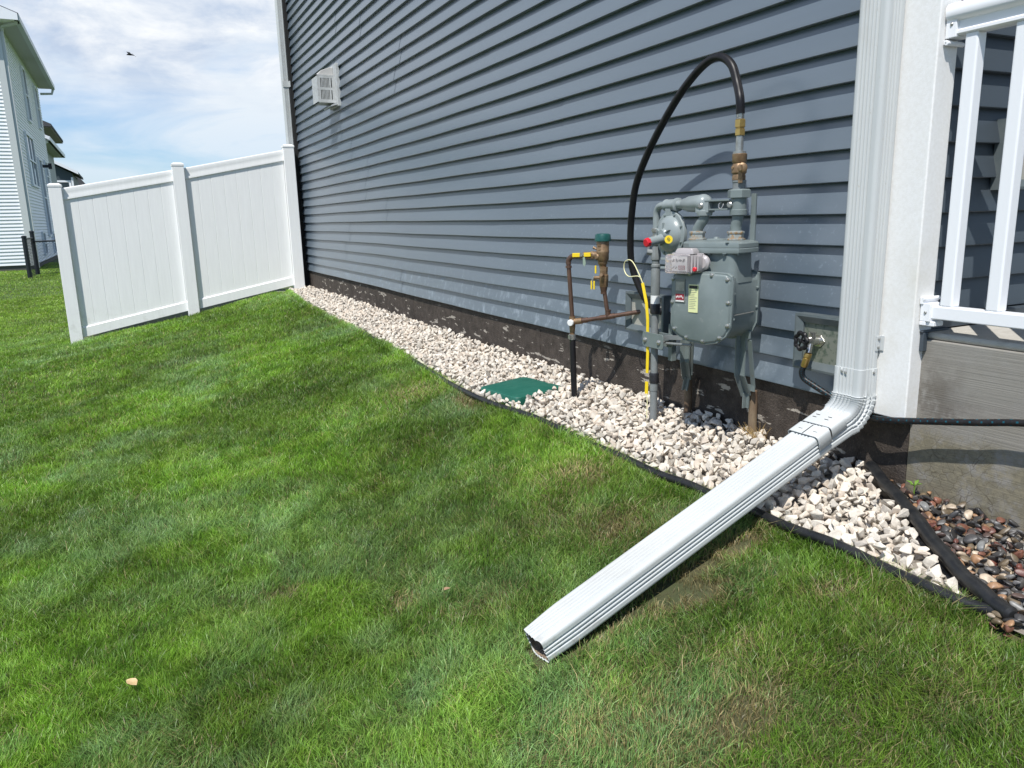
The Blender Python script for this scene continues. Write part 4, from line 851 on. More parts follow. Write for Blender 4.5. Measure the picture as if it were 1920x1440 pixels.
mb = MB(); rs = []
for k, cc in ((1.0, -0.108), (1.0, -0.148), (0.97, -0.152), (0.90, -0.153)):
    rs.append([g(-0.064+p[0], cc, -0.083+p[1]) for p in rr_poly(0.050*k, 0.034*k, 0.008, 3)][::-1])
mb.rings(rs, True, (False, True)); obj('index_cover', mb, m_clear, ix, angle=40)
for i in range(3):
    mb = MB(); mb.rings([[g(-0.008+0.0085*i+p[0], cc, -0.081+p[1]) for p in rr_poly(0.0030, 0.030-0.002*i, 0.0025, 2)][::-1] for cc in (-0.106, -0.142+0.006*i)]); obj('cover_rib', mb, m_frost, ix, angle=40)
mb = MB(); mb.lathe([(0.028, 0), (0.028, 0.010), (0.020, 0.016)], g(0.006, -0.088, -0.080), -MN, 18); obj('index_knuckle', mb, m_frost, ix)
mb = MB(); mb.lathe([(0.0080, 0), (0.0080, 0.006), (0.006, 0.008)], g(0.006, -0.140, -0.100), -MN, 16); obj('red_seal', mb, m_red, ix)
mb = MB()
for z in (-0.068, -0.100): mb.obox(g(-0.135, -0.115, z), (MH, MZ, MN), (0.022, 0.004, 0.004))
obj('index_arm', mb, m_grey_l, ix, bevel=0.001)
mb = MB(); mb.rings([[g(-0.045+p[0], -0.115+p[1], z) for p in rr_poly(0.038*k, 0.022*k, 0.006, 3)] for k, z in ((1.0, -0.048), (1.0, -0.040), (0.85, -0.030), (0.7, -0.028))]); obj('index_top', mb, m_frost, ix, angle=40)
# hubs
for a, zt_ in ((-0.080, 0), (0.077, 0)):
    mb = MB(); mb.lathe([(0.030, -0.012), (0.0315, -0.008), (0.030, -0.004)], g(a, 0, 0), (0,0,1), 24); obj('meter_hub', mb, m_grey, gm)
    mb = MB(); mb.lathe([(0.0335, -0.003), (0.0335, 0.002), (0.0275, 0.003), (0.0275, 0.019), (0.0305, 0.020), (0.0305, 0.026), (0.021, 0.028)], g(a, 0, 0), (0,0,1), 8); obj('union_nut', mb, m_rust, gm, angle=25)
pL = spline([g(-0.080, 0, 0.022), g(-0.078, 0, 0.036), g(-0.066, 0, 0.055), g(-0.054, 0, 0.070), g(-0.052, 0, 0.092)], 5)
mb = MB(); mb.tube(pL, 0.0185, 18); obj('inlet_swivel', mb, m_grey, gm)
pR = spline([g(0.077, 0, 0.022), g(0.077, 0, 0.045), g(0.082, 0, 0.068), g(0.084, 0, 0.092)], 5)
mb = MB(); mb.tube(pR, 0.0195, 18); obj('outlet_swivel', mb, m_grey, gm)
mb = MB(); mb.lathe([(0.022, 0), (0.027, 0.001), (0.029, 0.012), (0.029, 0.018), (0.026, 0.020), (0.025, 0.045)], g(-0.052, 0, 0.082), (0,0,1), 24)
mb.obox(g(-0.050, 0, 0.112), (MH, MZ, MN), (0.026, 0.018, 0.022)); obj('swivel_housing', mb, m_grey_l, gm)
mb = MB(); mb.lathe([(0.024, 0), (0.0295, 0.001), (0.0295, 0.018), (0.027, 0.020), (0.0265, 0.060), (0.030, 0.061)], g(0.084, 0, 0.082), (0,0,1), 24); obj('outlet_fitting', mb, m_grey, gm)
mb = MB(); mb.obox(g(0.015, 0, 0.134), (MH, MZ, MN), (0.058, 0.003, 0.020)); mb.obox(g(0.015, 0, 0.103), (MH, MZ, MN), (0.058, 0.003, 0.020)); mb.obox(g(0.015, 0.010, 0.119), (MH, MZ, MN), (0.058, 0.014, 0.002)); obj('meter_bar', mb, m_grey, gm, bevel=0.0015)
for a, c_ in ((-0.052, -0.026), (0.066, -0.028)):
    mb = MB(); mb.lathe([(0.0105, 0), (0.0105, 0.003), (0.007, 0.006), (0.003, 0.006)], g(a, c_, 0.118), -MN, 14); obj('bar_bolt', mb, m_galv, gm)
mb = MB(); mb.tube(spline([g(0.022, -0.012, 0.128), g(0.016, -0.016, 0.120), g(0.018, -0.018, 0.108), g(0.026, -0.018, 0.106), g(0.032, -0.014, 0.118), g(0.030, -0.01, 0.126)], 5), 0.0024, 8); obj('wire_seal', mb, m_galv, gm)
mb = MB(); mb.obox(g(0.118, 0.045, 0.07), (MH, MZ, MN), (0.009, 0.085, 0.004)); obj('back_strap', mb, m_grey, gm)
# outlet stack
mb = MB(); mb.lathe([(0.0275, 0.140), (0.040, 0.142), (0.040, 0.166), (0.034, 0.170), (0.026, 0.171)], g(0.084, 0, 0), (0,0,1), 6, ph=0.3); obj('hex_union', mb, m_grey, gm, angle=20)
mb = MB(); mb.lathe([(0.022, 0.168), (0.022, 0.192), (0.024, 0.194), (0.024, 0.200)], g(0.083, 0, 0), (0,0,1), 20); obj('pipe_nipple', mb, m_pipe, gm)
mb = MB(); mb.lathe([(0.0200, 0.198), (0.0230, 0.202), (0.0230, 0.214), (0.0215, 0.220), (0.0260, 0.226), (0.0265, 0.240), (0.0235, 0.252), (0.0215, 0.256), (0.0250, 0.262), (0.0255, 0.288), (0.021, 0.290)], g(0.081, 0, 0), (0,0,1), 14)
mb.tube([g(0.095, -0.012, 0.240), g(0.112, -0.030, 0.240)], 0.010, 12); obj('bronze_cock_valve', mb, m_bronze, gm, angle=30)
mb = MB(); mb.lathe([(0.014, 0), (0.0165, 0.003), (0.0165, 0.009), (0.012, 0.012)], g(0.110, -0.030, 0.240), (MH*0.55-MN*0.83), 18); mb.obox(g(0.113, -0.038, 0.240), (MZ, MH, MN), (0.009, 0.0035, 0.009)); obj('valve_key', mb, m_bronze, gm)
mb = MB(); mb.obox(g(0.102, -0.026, 0.212), (MZ, MH, MN), (0.022, 0.008, 0.002)); mb.lathe([(0.0055, 0), (0.0055, 0.003)], g(0.070, -0.024, 0.243), -MN, 12); obj('valve_tab', mb, m_bronze, gm, bevel=0.001)
mb = MB(); mb.lathe([(0.0225, 0.289), (0.0225, 0.296), (0.0145, 0.298)], g(0.080, 0, 0), (0,0,1), 18); mb.lathe([(0.0132, 0.296), (0.0132, 0.350)], g(0.079, 0, 0), (0,0,1), 18); obj('zinc_nipple', mb, m_galv, gm)

# riser, regulator, clamp, legs
RXY = Vector((-0.165, 2.58, 0))
def rz(z): return RXY+Vector((0, 0, z))
LE = g(-0.052, 0, 0.126); E0 = rz(0.612); E1 = rz(0.658)+Vector((-0.004, -0.035, 0))
mb = MB(); mb.tube([rz(-0.30), rz(-0.10)], 0.0155, 18); mb.tube([rz(-0.105), rz(-0.045)], [0.0172, 0.0172], 18); mb.tube([rz(-0.05), rz(0.25)], 0.0150, 18)
mb.tube([rz(0.245), rz(0.27), rz(0.30), rz(0.40), rz(0.412)], [0.0155, 0.0175, 0.0185, 0.0185, 0.016], 18); obj('riser_pipe', mb, m_pipe, gm)
mb = MB(); mb.tube([rz(0.262), rz(0.298)], 0.0190, 18); obj('white_sticker', mb, m_paper, gm)
mb = MB(); mb.tube([rz(0.222), rz(0.228), rz(0.260), rz(0.264)], [0.0195, 0.021, 0.0205, 0.019], 18); mb.tube([rz(-0.072), rz(-0.060), rz(-0.048), rz(-0.036), rz(-0.028)], [0.019, 0.021, 0.0195, 0.021, 0.019], 18); obj('tape_wrap', mb, m_tape, gm)
mb = MB(); mb.lathe([(0.0175, 0.412), (0.0195, 0.414), (0.0195, 0.422), (0.0155, 0.426), (0.0155, 0.440), (0.0200, 0.444), (0.0215, 0.465), (0.0180, 0.480), (0.0160, 0.500), (0.0205, 0.504), (0.0205, 0.528), (0.0165, 0.530)], RXY, (0,0,1), 10)
mb.tube([rz(0.470), rz(0.476)+Vector((-0.030, 0.020, 0))], 0.0125, 12); mb.obox(rz(0.492)+Vector((-0.024, 0.020, 0)), ((-0.8,0.6,0), (0,0,1), (0.6,0.8,0)), (0.004, 0.024, 0.007)); obj('inlet_valve', mb, m_pipe, gm, angle=30)
mb = MB(); mb.lathe([(0.0150, 0.528), (0.0190, 0.531), (0.0190, 0.538), (0.0145, 0.541), (0.0145, 0.552), (0.0200, 0.556), (0.0205, 0.566), (0.0150, 0.570)], RXY, (0,0,1), 12); obj('rusted_union', mb, m_galv, gm)
mb = MB(); ln = (LE-(rz(0.658))).normalized()
mb.tube(spline([rz(0.565), rz(0.615), rz(0.640)+ln*0.006, rz(0.654)+ln*0.022, rz(0.658)+ln*0.050, rz(0.658)+ln*0.085], 5), 0.0142, 18); obj('inlet_elbow', mb, m_grey_l, gm)
Q = lambda s: rz(0.658)+ln*s
tot = (LE-rz(0.658)).length
mb = MB(); mb.tube([Q(0.072), Q(0.078), Q(0.082), Q(0.150), Q(0.154), Q(0.162)], [0.0200, 0.0235, 0.0215, 0.0225, 0.0260, 0.0260], 20); mb.tube([Q(0.162), Q(0.166)], [0.026, 0.018], 20)
mb.obox(Q(0.115)-Vector((0.0,0,0.024)), (ln, MZ, ln.cross(MZ)), (0.018, 0.016, 0.018)); obj('regulator_throat', mb, m_grey_l, gm, angle=30)
mb = MB(); mb.tube([Q(0.160), Q(0.210)], 0.0165, 18); mb.tube([Q(0.204), Q(0.210), Q(0.228), Q(0.240), Q(tot-0.016)], [0.0185, 0.0225, 0.0235, 0.0285, 0.0325], 20)
mb.lathe([(0.0325, 0), (0.0335, 0.010), (0.030, 0.022), (0.020, 0.032), (0.004, 0.037)], Q(tot-0.016), ln, 20); obj('swivel_elbow', mb, m_grey_l, gm, angle=45)
mb = MB(); mb.tube([LE-Vector((0,0,0.03)), LE], 0.027, 18); obj('swivel_neck', mb, m_grey_l, gm)
RC = Vector((-0.185, 2.455, 0.548)); nx = Vector((-1, 0, 0))
mb = MB(); mb.lathe([(0.004, -0.030), (0.055, -0.024), (0.070, -0.012), (0.086, -0.007), (0.088, -0.004), (0.088, 0.008), (0.086, 0.010), (0.071, 0.011), (0.069, 0.016), (0.060, 0.028), (0.045, 0.036), (0.024, 0.042), (0.020, 0.047), (0.018, 0.052)], RC, nx, 36); reg = obj('regulator_diaphragm', mb, m_grey_l, gm, angle=32)
for k in range(8):
    a = k*math.pi/4+0.39; bolt(reg, RC+Vector((-0.009, 0.077*math.cos(a), 0.077*math.sin(a))), nx, 0.0045, m_grey)
mb = MB(); tw0 = RC+Vector((-0.030, 0.002, -0.014)); twd = Vector((-1, -0.05, -0.16)).normalized()
mb.tube([tw0, tw0+twd*0.03, tw0+twd*0.082], [0.024, 0.0175, 0.0170], 20)
for a in (0.5, 1.6, 2.7, 3.8, 5.0): mb.obox(RC+Vector((-0.040, 0.026*math.cos(a), 0.026*math.sin(a))), ((0,math.cos(a),math.sin(a)), (1,0,0), (0,-math.sin(a),math.cos(a))), (0.018, 0.007, 0.002))
obj('spring_tower', mb, m_grey_l, reg, angle=40)
mb = MB(); mb.lathe([(0.0175, 0.080), (0.0175, 0.094), (0.014, 0.097), (0.004, 0.097)], tw0, twd, 8); obj('red_cap', mb, m_red, reg)
mb = MB(); tg = RC+Vector((-0.052, -0.050, -0.018)); tn = Vector((-0.75, -0.62, 0.05)).normalized(); mb.lathe([(0.0155, 0), (0.0155, 0.002)], tg, tn, 20); yt = obj('yellow_tag', mb, m_yellow, reg)
mb = MB(); ta = Vector((0,0,1)).cross(tn).normalized(); tb = tn.cross(ta)
for k in (-1, 0, 1): mb.obox(tg+tn*0.0024+(ta-tb)*0.0035*k, (ta*0.5+tb, tn, (ta-tb*0.5)), (0.0065-0.0015*abs(k), 0.0003, 0.0011))
obj('tag_print', mb, m_ink, yt)
mb = MB(); mb.tube([RC+Vector((0,0,0.078)), Q(0.115)-Vector((0,0,0.03))], 0.014, 12); obj('regulator_neck', mb, m_grey_l, reg)
# clamp
mb = MB(); mb.prism(rr_poly(0.070, 0.031, 0.012, 3), (-0.190, 2.556, 0.115), (0,-1,0), (0,0,1), (-0.004, 0, 0)); mb.prism(rr_poly(0.066, 0.028, 0.012, 3), (-0.138, 2.556, 0.115), (0,-1,0), (0,0,1), (-0.004, 0, 0)); cl = obj('pipe_clamp', mb, m_grey, gm, bevel=0.001)
for y in (2.605, 2.512):
    mb = MB(); mb.lathe([(0.011, 0), (0.0105, 0.004), (0.006, 0.008), (0.002, 0.009)], (-0.194, y, 0.112), nx, 14); mb.tube([(-0.19, y, 0.112), (-0.138, y, 0.112)], 0.005, 8); obj('carriage_bolt', mb, m_galv, cl)
mb = MB(); mb.tube([(-0.165, 2.50, 0.108), (-0.15, 2.36, 0.118)], 0.0055, 10); mb.obox((-0.155, 2.44, 0.138), ((0.1,-1,0.1), (0,0,1), (1,0,0)), (0.07, 0.008, 0.010)); obj('support_arm', mb, m_pipe, gm)
# legs
for y0, y1_, ys in ((2.462, 2.522, 2.535), (2.142, 2.160, 2.150)):
    mb = MB()
    path = [(-0.090, y0, 0.20), (-0.090, y0, 0.030), (-0.044, y0+(y1_-y0)*0.7, -0.050), (-0.040, y1_, -0.105)]
    for i in range(3):
        a, b_ = Vector(path[i]), Vector(path[i+1]); d = b_-a; sx = Vector((0,1,0)); sx = (sx-d.normalized()*sx.dot(d.normalized())).normalized(); nn = d.cross(sx).normalized(); wl = 0.015 if i < 2 else 0.009
        mb.obox((a+b_)/2, (d, sx, nn), (d.length/2+0.003, wl, 0.0025)); mb.obox((a+b_)/2+sx*(wl-0.0015)-nn*0.010, (d, sx, nn), (d.length/2+0.003, 0.0022, 0.012 if i < 2 else 0.006))
    obj('support_leg', mb, m_grey, gm)
    mb = MB(); mb.tube([(-0.016, ys+0.002, -0.33), (-0.016, ys+0.002, -0.10), (-0.018, ys+0.002, -0.042)], [0.0165, 0.0165, 0.0150], 16); obj('support_post', mb, m_post, gm)
    mb = MB(); a, b_ = Vector((-0.086, y0-0.030, 0.165)), Vector((-0.046, y1_-0.035, -0.02)); d = b_-a; nn = d.cross(Vector((0,1,0))).normalized(); mb.obox((a+b_)/2, (d, (0,1,0), nn), (d.length/2, 0.010, 0.002)); mb.box((-0.050, y1_-0.045, -0.035), (-0.046, y1_+0.005, -0.012)); obj('support_strut', mb, m_grey, gm)
mb = MB(); mb.obox((-0.088, 2.30, 0.185), ((0,1,0), MZ, (1,0,0)), (0.19, 0.014, 0.004)); obj('support_bar', mb, m_grey, gm)
mb = MB(); mb.box((-0.035, 2.655, -0.07+0.07), (-0.012, 2.630, 0.16)); obj('support_bar', mb, m_grey, gm)

# ------------------------------------------------------------------ flexible black gas hose
gh = thing('flexible_gas_hose', tuple(g(0.079, 0, 0.35)), 'black flexible gas hose arching above the gas meter down to the wall', 'hose')
ht = [g(0.0775, 0, 0.420), g(0.074, 0, 0.470), Vector((-0.155, 2.152, 1.060)), Vector((-0.153, 2.180, 1.118)), Vector((-0.153, 2.222, 1.152)), Vector((-0.155, 2.268, 1.162)), Vector((-0.156, 2.325, 1.148)), Vector((-0.156, 2.400, 1.108)),
      Vector((-0.155, 2.480, 1.050)), Vector((-0.152, 2.590, 0.950)), Vector((-0.147, 2.684, 0.850)), Vector((-0.140, 2.760, 0.745)), Vector((-0.130, 2.802, 0.630)), Vector((-0.118, 2.828, 0.520)), Vector((-0.105, 2.835, 0.410)),
      Vector((-0.085, 2.812, 0.320)), Vector((-0.060, 2.775, 0.245)), Vector((-0.032, 2.745, 0.212)), Vector((0.0, 2.722, 0.195))]
mb = MB(); mb.tube(spline(ht, 6), 0.0148, 20); obj('rubber_sleeve', mb, m_black, gh)
mb = MB(); prof = []
for i in range(9): z = 0.400+0.0026*i; prof += [(0.0118, z), (0.0136, z+0.0008), (0.0136, z+0.0016)]
mb.lathe(prof, g(0.078, 0, 0), (0,0,1), 18); obj('corrugated_ferrule', mb, m_chrome, gh, angle=30)
mb = MB(); mb.lathe([(0.0165, 0.348), (0.0180, 0.350), (0.0180, 0.370), (0.0150, 0.372), (0.0150, 0.376)], g(0.079, 0, 0), (0,0,1), 6); mb.lathe([(0.0150, 0.375), (0.0190, 0.377), (0.0190, 0.400), (0.015, 0.403)], g(0.0785, 0, 0), (0,0,1), 6); obj('brass_nut', mb, m_brass, gh, angle=20)

# tracer wire
tw = thing('tracer_wire', (-0.19, 2.62, -0.2), 'yellow plastic marker sleeve and looped wire taped to the gas riser', 'wire')
mb = MB(); pts = [(-0.186, 2.640, 0.345), (-0.188, 2.622, 0.270), (-0.188, 2.617, 0.20), (-0.188, 2.613, 0.14), (-0.188, 2.612, 0.05), (-0.188, 2.612, -0.035)]
def strip(pts, hw, th):
    mb = MB()
    for i in range(len(pts)-1):
        a, b_ = Vector(pts[i]), Vector(pts[i+1]); d = b_-a; sx = Vector((0.35, -0.94, 0)); sx = (sx-d.normalized()*sx.dot(d.normalized())).normalized(); mb.obox((a+b_)/2, (d, sx, d.cross(sx)), (d.length/2+0.001, hw, th))
    return mb
obj('yellow_sleeve', strip([(-0.186, 2.640, 0.345), (-0.187, 2.610, 0.265), (-0.187, 2.600, 0.20), (-0.186, 2.598, 0.05), (-0.186, 2.600, -0.03)], 0.0064, 0.0015), m_yellow, tw)
obj('yellow_sleeve', strip([(-0.184, 2.604, -0.070), (-0.184, 2.606, -0.122)], 0.0075, 0.0015), m_yellow, tw)
mb = MB(); mb.tube(spline([(-0.186, 2.640, 0.345), (-0.19, 2.660, 0.372), (-0.19, 2.735, 0.368), (-0.19, 2.768, 0.392), (-0.19, 2.766, 0.425), (-0.19, 2.735, 0.438), (-0.19, 2.700, 0.425), (-0.19, 2.650, 0.370)], 6), 0.0022, 8); obj('wire_loop', mb, m_cream, tw)
mb = MB(); mb.tube(spline([(-0.184, 2.604, -0.12), (-0.183, 2.600, -0.16), (-0.185, 2.600, -0.20), (-0.186, 2.596, -0.25)], 5), 0.0022, 8); obj('wire_tail', mb, m_cream, tw)

# ------------------------------------------------------------------ hose faucet and garden hose
hb = thing('hose_faucet', (-0.03, 1.865, 0.187), 'chrome hose faucet with round black handle beside the downspout', 'faucet')
mb = MB(); mb.prism([(-0.030, 0), (-0.012, 0.020), (0.012, 0.020), (0.030, 0), (0.012, -0.020), (-0.012, -0.020)], (-0.013, 1.862, 0.190), (0,1,0), (0,0,1), (-0.004,0,0)); obj('faucet_flange', mb, m_chrome, hb, bevel=0.0015)
mb = MB(); mb.tube([(-0.014, 1.862, 0.190), (-0.050, 1.868, 0.192), (-0.062, 1.868, 0.192)], [0.014, 0.0155, 0.012], 14); mb.tube([(-0.040, 1.865, 0.195), (-0.040, 1.865, 0.222)], [0.012, 0.013], 8); mb.tube([(-0.045, 1.866, 0.190), (-0.062, 1.858, 0.152)], [0.011, 0.0095], 12); obj('faucet_body', mb, m_chrome, hb)
mb = MB(); wc = Vector((-0.082, 1.874, 0.194)); wa = Vector((-1, 0.10, 0.03)).normalized(); a1 = wa.orthogonal().normalized(); a2 = wa.cross(a1)
rp = [wc+(a1*math.cos(t_)+a2*math.sin(t_))*(0.0270+0.0028*math.cos(7*t_)) for t_ in [2*math.pi*i/42 for i in range(43)]]
mb.tube(rp, 0.0068, 8, (False, False))
for i in range(4): t_ = i*math.pi/2+0.4; mb.tube([wc, wc+(a1*math.cos(t_)+a2*math.sin(t_))*0.0225], 0.0032, 6)
mb.lathe([(0.007, -0.004), (0.007, 0.006), (0.004, 0.008)], wc, wa, 10); mb.tube([wc, (-0.060, 1.868, 0.192)], 0.0045, 8); obj('wheel_handle', mb, m_black, hb)
mb = MB(); d = Vector((-0.006, 0.020, -0.070)).normalized(); o_ = Vector((-0.062, 1.857, 0.152))
mb.lathe([(0.0115, 0.0), (0.0125, 0.003), (0.0125, 0.014), (0.0100, 0.016), (0.0125, 0.018), (0.0120, 0.045), (0.0105, 0.050)], o_, d, 12); obj('brass_coupling', mb, m_brass, hb, angle=30)
hs = thing('garden_hose', (-0.06, 1.80, 0.05), 'black and teal woven garden hose from the faucet past the porch', 'hose')
e = o_+d*0.05
hp_ = spline([e, e+d*0.02, (-0.062, 1.870, 0.062), (-0.052, 1.836, 0.043), (-0.035, 1.78, 0.015), (-0.018, 1.70, -0.018), (-0.020, 1.635, -0.026), (-0.050, 1.56, -0.015), (-0.046, 1.47, 0.001), (-0.038, 1.391, 0.016), (-0.036, 1.27, 0.041), (-0.035, 1.153, 0.067), (-0.05, 0.95, 0.10), (-0.08, 0.6, 0.06), (-0.10, 0.3, -0.08), (-0.10, 0.1, -0.21)], 22)
mb = MB(); n = 12; mb.tube(hp_, 0.0100, n, (True, True))
nf = len(mb.f); k = 0
for i in range(len(hp_)-1):
    for j in range(n):
        mb.m[k] = 1 if ((i % 3 == 0) and (j+(i//3)*2) % 4 == 0) else 0; k += 1
obj('woven_jacket', mb, [m_black, m_tealfleck], hs)

# ------------------------------------------------------------------ dryer vent
dv = thing('dryer_vent', (-0.02, 8.25, 1.96), 'small white louvred vent hood high on the blue grey siding', 'vent')
mb = MB(); mb.box((-0.022, 8.07, 1.76), (0.015, 8.43, 2.165)); obj('vent_flange', mb, m_vent, dv, bevel=0.003)
mb = MB(); x0, x1, y0, y1, z0, z1 = -0.195, -0.022, 8.17, 8.40, 1.80, 2.065
mb.box((x0, y0, z0), (x0+0.008, y1, z1)); mb.box((x0, y0, z1-0.012), (x1, y1, z1)); mb.box((x0, y0, z0), (x1, y1, z0+0.006))
for yy in (y0, y1-0.006):
    mb.box((x0+0.008, yy+0.0005, z0+0.0065), (x0+0.034, yy+0.006, z1-0.0125)); mb.box((x1-0.020, yy+0.0005, z0+0.0065), (x1, yy+0.006, z1-0.0125)); mb.box((x0+0.034, yy+0.0005, (z0+z1)/2-0.012), (x1-0.02, yy+0.006, (z0+z1)/2+0.012))
    mb.box((x0+0.034, yy+0.0005, z0+0.0065), (x1-0.02, yy+0.006, z0+0.030)); mb.box((x0+0.034, yy+0.0005, z1-0.030), (x1-0.02, yy+0.006, z1-0.0125))
    for i in range(9): xx = x0+0.042+0.0135*i; mb.box((xx, yy+0.001, z0+0.02), (xx+(0.007 if i < 6 else 0.0135 if i == 6 else 0.004), yy+0.0055, z1-0.02))
obj('vent_cage', mb, m_vent, dv)
mb = MB(); mb.prism([(-0.022, 2.064), (-0.185, 2.067), (-0.14, 2.110), (-0.06, 2.140), (-0.022, 2.142)], (0, 8.19, 0), (1,0,0), (0,0,1), (0, 0.19, 0)); obj('vent_hood', mb, m_soffit, dv, bevel=0.004)
mb = MB(); mb.box((-0.13, 8.22, 1.83), (-0.024, 8.36, 2.03)); obj('vent_flap', mb, m_vdark, dv)
mb = MB(); mb.prism([(-0.022, 1.80), (-0.09, 1.765), (-0.085, 1.755), (-0.022, 1.775)], (0, 8.09, 0), (1,0,0), (0,0,1), (0, 0.32, 0)); obj('vent_sill', mb, m_vent, dv)

# ------------------------------------------------------------------ neighbouring houses
def add_window(parent, x, y, z0, z1, w_, axis='y', mull=1, horiz=True, fr=0.07, fm=None):
    mb = MB(); pm = MB()
    if axis == 'y':
        mb.box((x-0.01, y, z0), (x+0.05, y+fr, z1)); mb.box((x-0.01, y+w_-fr, z0), (x+0.05, y+w_, z1)); mb.box((x-0.01, y+fr, z0), (x+0.05, y+w_-fr, z0+fr)); mb.box((x-0.01, y+fr, z1-fr), (x+0.05, y+w_-fr, z1))
        for i in range(1, mull+1): yy = y+w_*i/(mull+1); mb.box((x-0.01, yy-0.025, z0+fr), (x+0.045, yy+0.025, z1-fr))
        if horiz: mb.box((x-0.01, y+fr, (z0+z1)/2-0.025), (x+0.044, y+w_-fr, (z0+z1)/2+0.025))
        pm.box((x-0.01, y+fr*0.5, z0+fr*0.5), (x+0.015, y+w_-fr*0.5, z1-fr*0.5))
    else:
        mb.box((x, y-0.05, z0), (x+fr, y+0.01, z1)); mb.box((x+w_-fr, y-0.05, z0), (x+w_, y+0.01, z1)); mb.box((x+fr, y-0.05, z0), (x+w_-fr, y+0.01, z0+fr)); mb.box((x+fr, y-0.05, z1-fr), (x+w_-fr, y+0.01, z1))
        pm.box((x+fr*0.5, y-0.015, z0+fr*0.5), (x+w_-fr*0.5, y+0.01, z1-fr*0.5))
    f = obj('window', mb, fm or m_nwhite, parent); obj('window_pane', pm, m_glass, f)
AX, AY, AY2, AZ0, AZ1 = -4.62, 27.0, 38.6, -0.45, 6.28
na = thing('white_sided_house', (-9, 32, -0.6), 'two storey white house with lap siding, nearest of the houses on the left', 'house', 'neighbouring houses in a row on the left')
obj('side_wall', lap_wall((AX, AY, 0), (0,1,0), (1,0,0), AY2-AY, AZ0, AZ1, exp=0.1016, depth=0.030, step=9, wob=0, joints=False), m_nwhite, na, angle=20)
obj('front_wall', lap_wall((-14, AY, 0), (1,0,0), (0,-1,0), 14+AX, AZ0, AZ1, exp=0.1016, depth=0.030, step=9, wob=0, joints=False), m_nwhite2, na, angle=20)
mb = MB(); mb.box((-14, AY+0.02, AZ0), (AX-0.02, AY2, AZ1)); obj('wall_core', mb, m_nwhite, na)
mb = MB(); mb.box((-14, AY+0.04, -1.2), (AX-0.04, AY2-0.02, AZ0+0.01)); obj('foundation', mb, m_concn, na)
mb = MB(); mb.box((AX-0.14, AY-0.03, AZ0-0.02), (AX+0.03, AY+0.12, AZ1)); obj('corner_trim', mb, m_gutter, na)
mb = MB(); mb.box((AX+0.03, AY+0.02, AZ0-0.1), (AX+0.11, AY+0.14, AZ1-0.25)); mb.tube([(AX+0.07, AY+0.08, AZ1-0.25), (AX+0.10, AY+0.02, AZ1-0.12), (AX+0.46, AY-0.22, AZ1-0.06), (AX+0.50, AY-0.30, AZ1+0.05)], 0.05, 8); obj('downspout', mb, m_gutter, na)
mb = MB(); mb.box((AX-0.02, AY-0.4, AZ1), (AX+0.45, AY2+0.4, AZ1+0.03)); obj('soffit', mb, m_soffit, na)
mb = MB(); mb.box((AX+0.45, AY-0.42, AZ1-0.02), (AX+0.58, AY2+0.42, AZ1+0.15)); mb.tube([(AX+0.52, AY2+0.3, AZ1), (AX+0.45, AY2+0.3, AZ1-0.2), (AX+0.05, AY2+0.1, AZ1-0.25)], 0.05, 8); obj('gutter', mb, m_gutter, na)
mb = MB(); mb.prism([(AX+0.57, AZ1+0.14), (AX+0.57, AZ1+0.17), (-9.3, AZ1+2.3), (-14.6, AZ1+0.1), (-14.6, AZ1+0.05), (-9.3, AZ1+2.2)], (0, AY-0.45, 0), (1,0,0), (0,0,1), (0, AY2-AY+0.9, 0)); obj('roof', mb, m_shingle, na)
mb = MB(); mb.prism([(AX+0.55, AZ1-0.02), (AX+0.55, AZ1+0.15), (-9.3, AZ1+2.28), (-9.3, AZ1+1.80), (AX-0.1, AZ1-0.02)], (0, AY-0.001, 0), (1,0,0), (0,0,1), (0, -0.48, 0)); obj('rake_board', mb, m_nwhite, na)
mb = MB(); mb.prism([(AX+0.3, AZ1+0.0), (-9.3, AZ1+1.95), (-13.9, AZ1+0.0)], (0, AY-0.43, 0), (1,0,0), (0,0,1), (0, 0.5, 0)); obj('gable_wall', mb, m_nwhite2, na)
for y, z0, z1, w_, ml in ((29.9, 1.95, 3.65, 2.2, 1), (32.0, 4.2, 6.0, 0.9, 0), (36.2, 4.4, 6.0, 0.9, 0), (33.3, 0.3, 3.1, 1.0, 0), (35.9, 2.0, 3.2, 0.9, 0), (30.6, -0.3, 0.5, 0.8, 0), (34.6, -0.35, 0.45, 0.8, 0)):
    add_window(na, AX, y, z0, z1, w_, 'y', ml)
mb = MB(); mb.box((AX, 34.9, 2.85), (AX+0.25, 35.05, 2.95)); mb.box((AX+0.2, 34.85, 2.8), (AX+0.32, 35.1, 3.0)); obj('wall_lamp', mb, m_iron, na)
mb = MB(); mb.box((AX, 36.4, 0.75), (AX+0.12, 36.7, 1.05)); obj('utility_box', mb, m_ngrey, na)
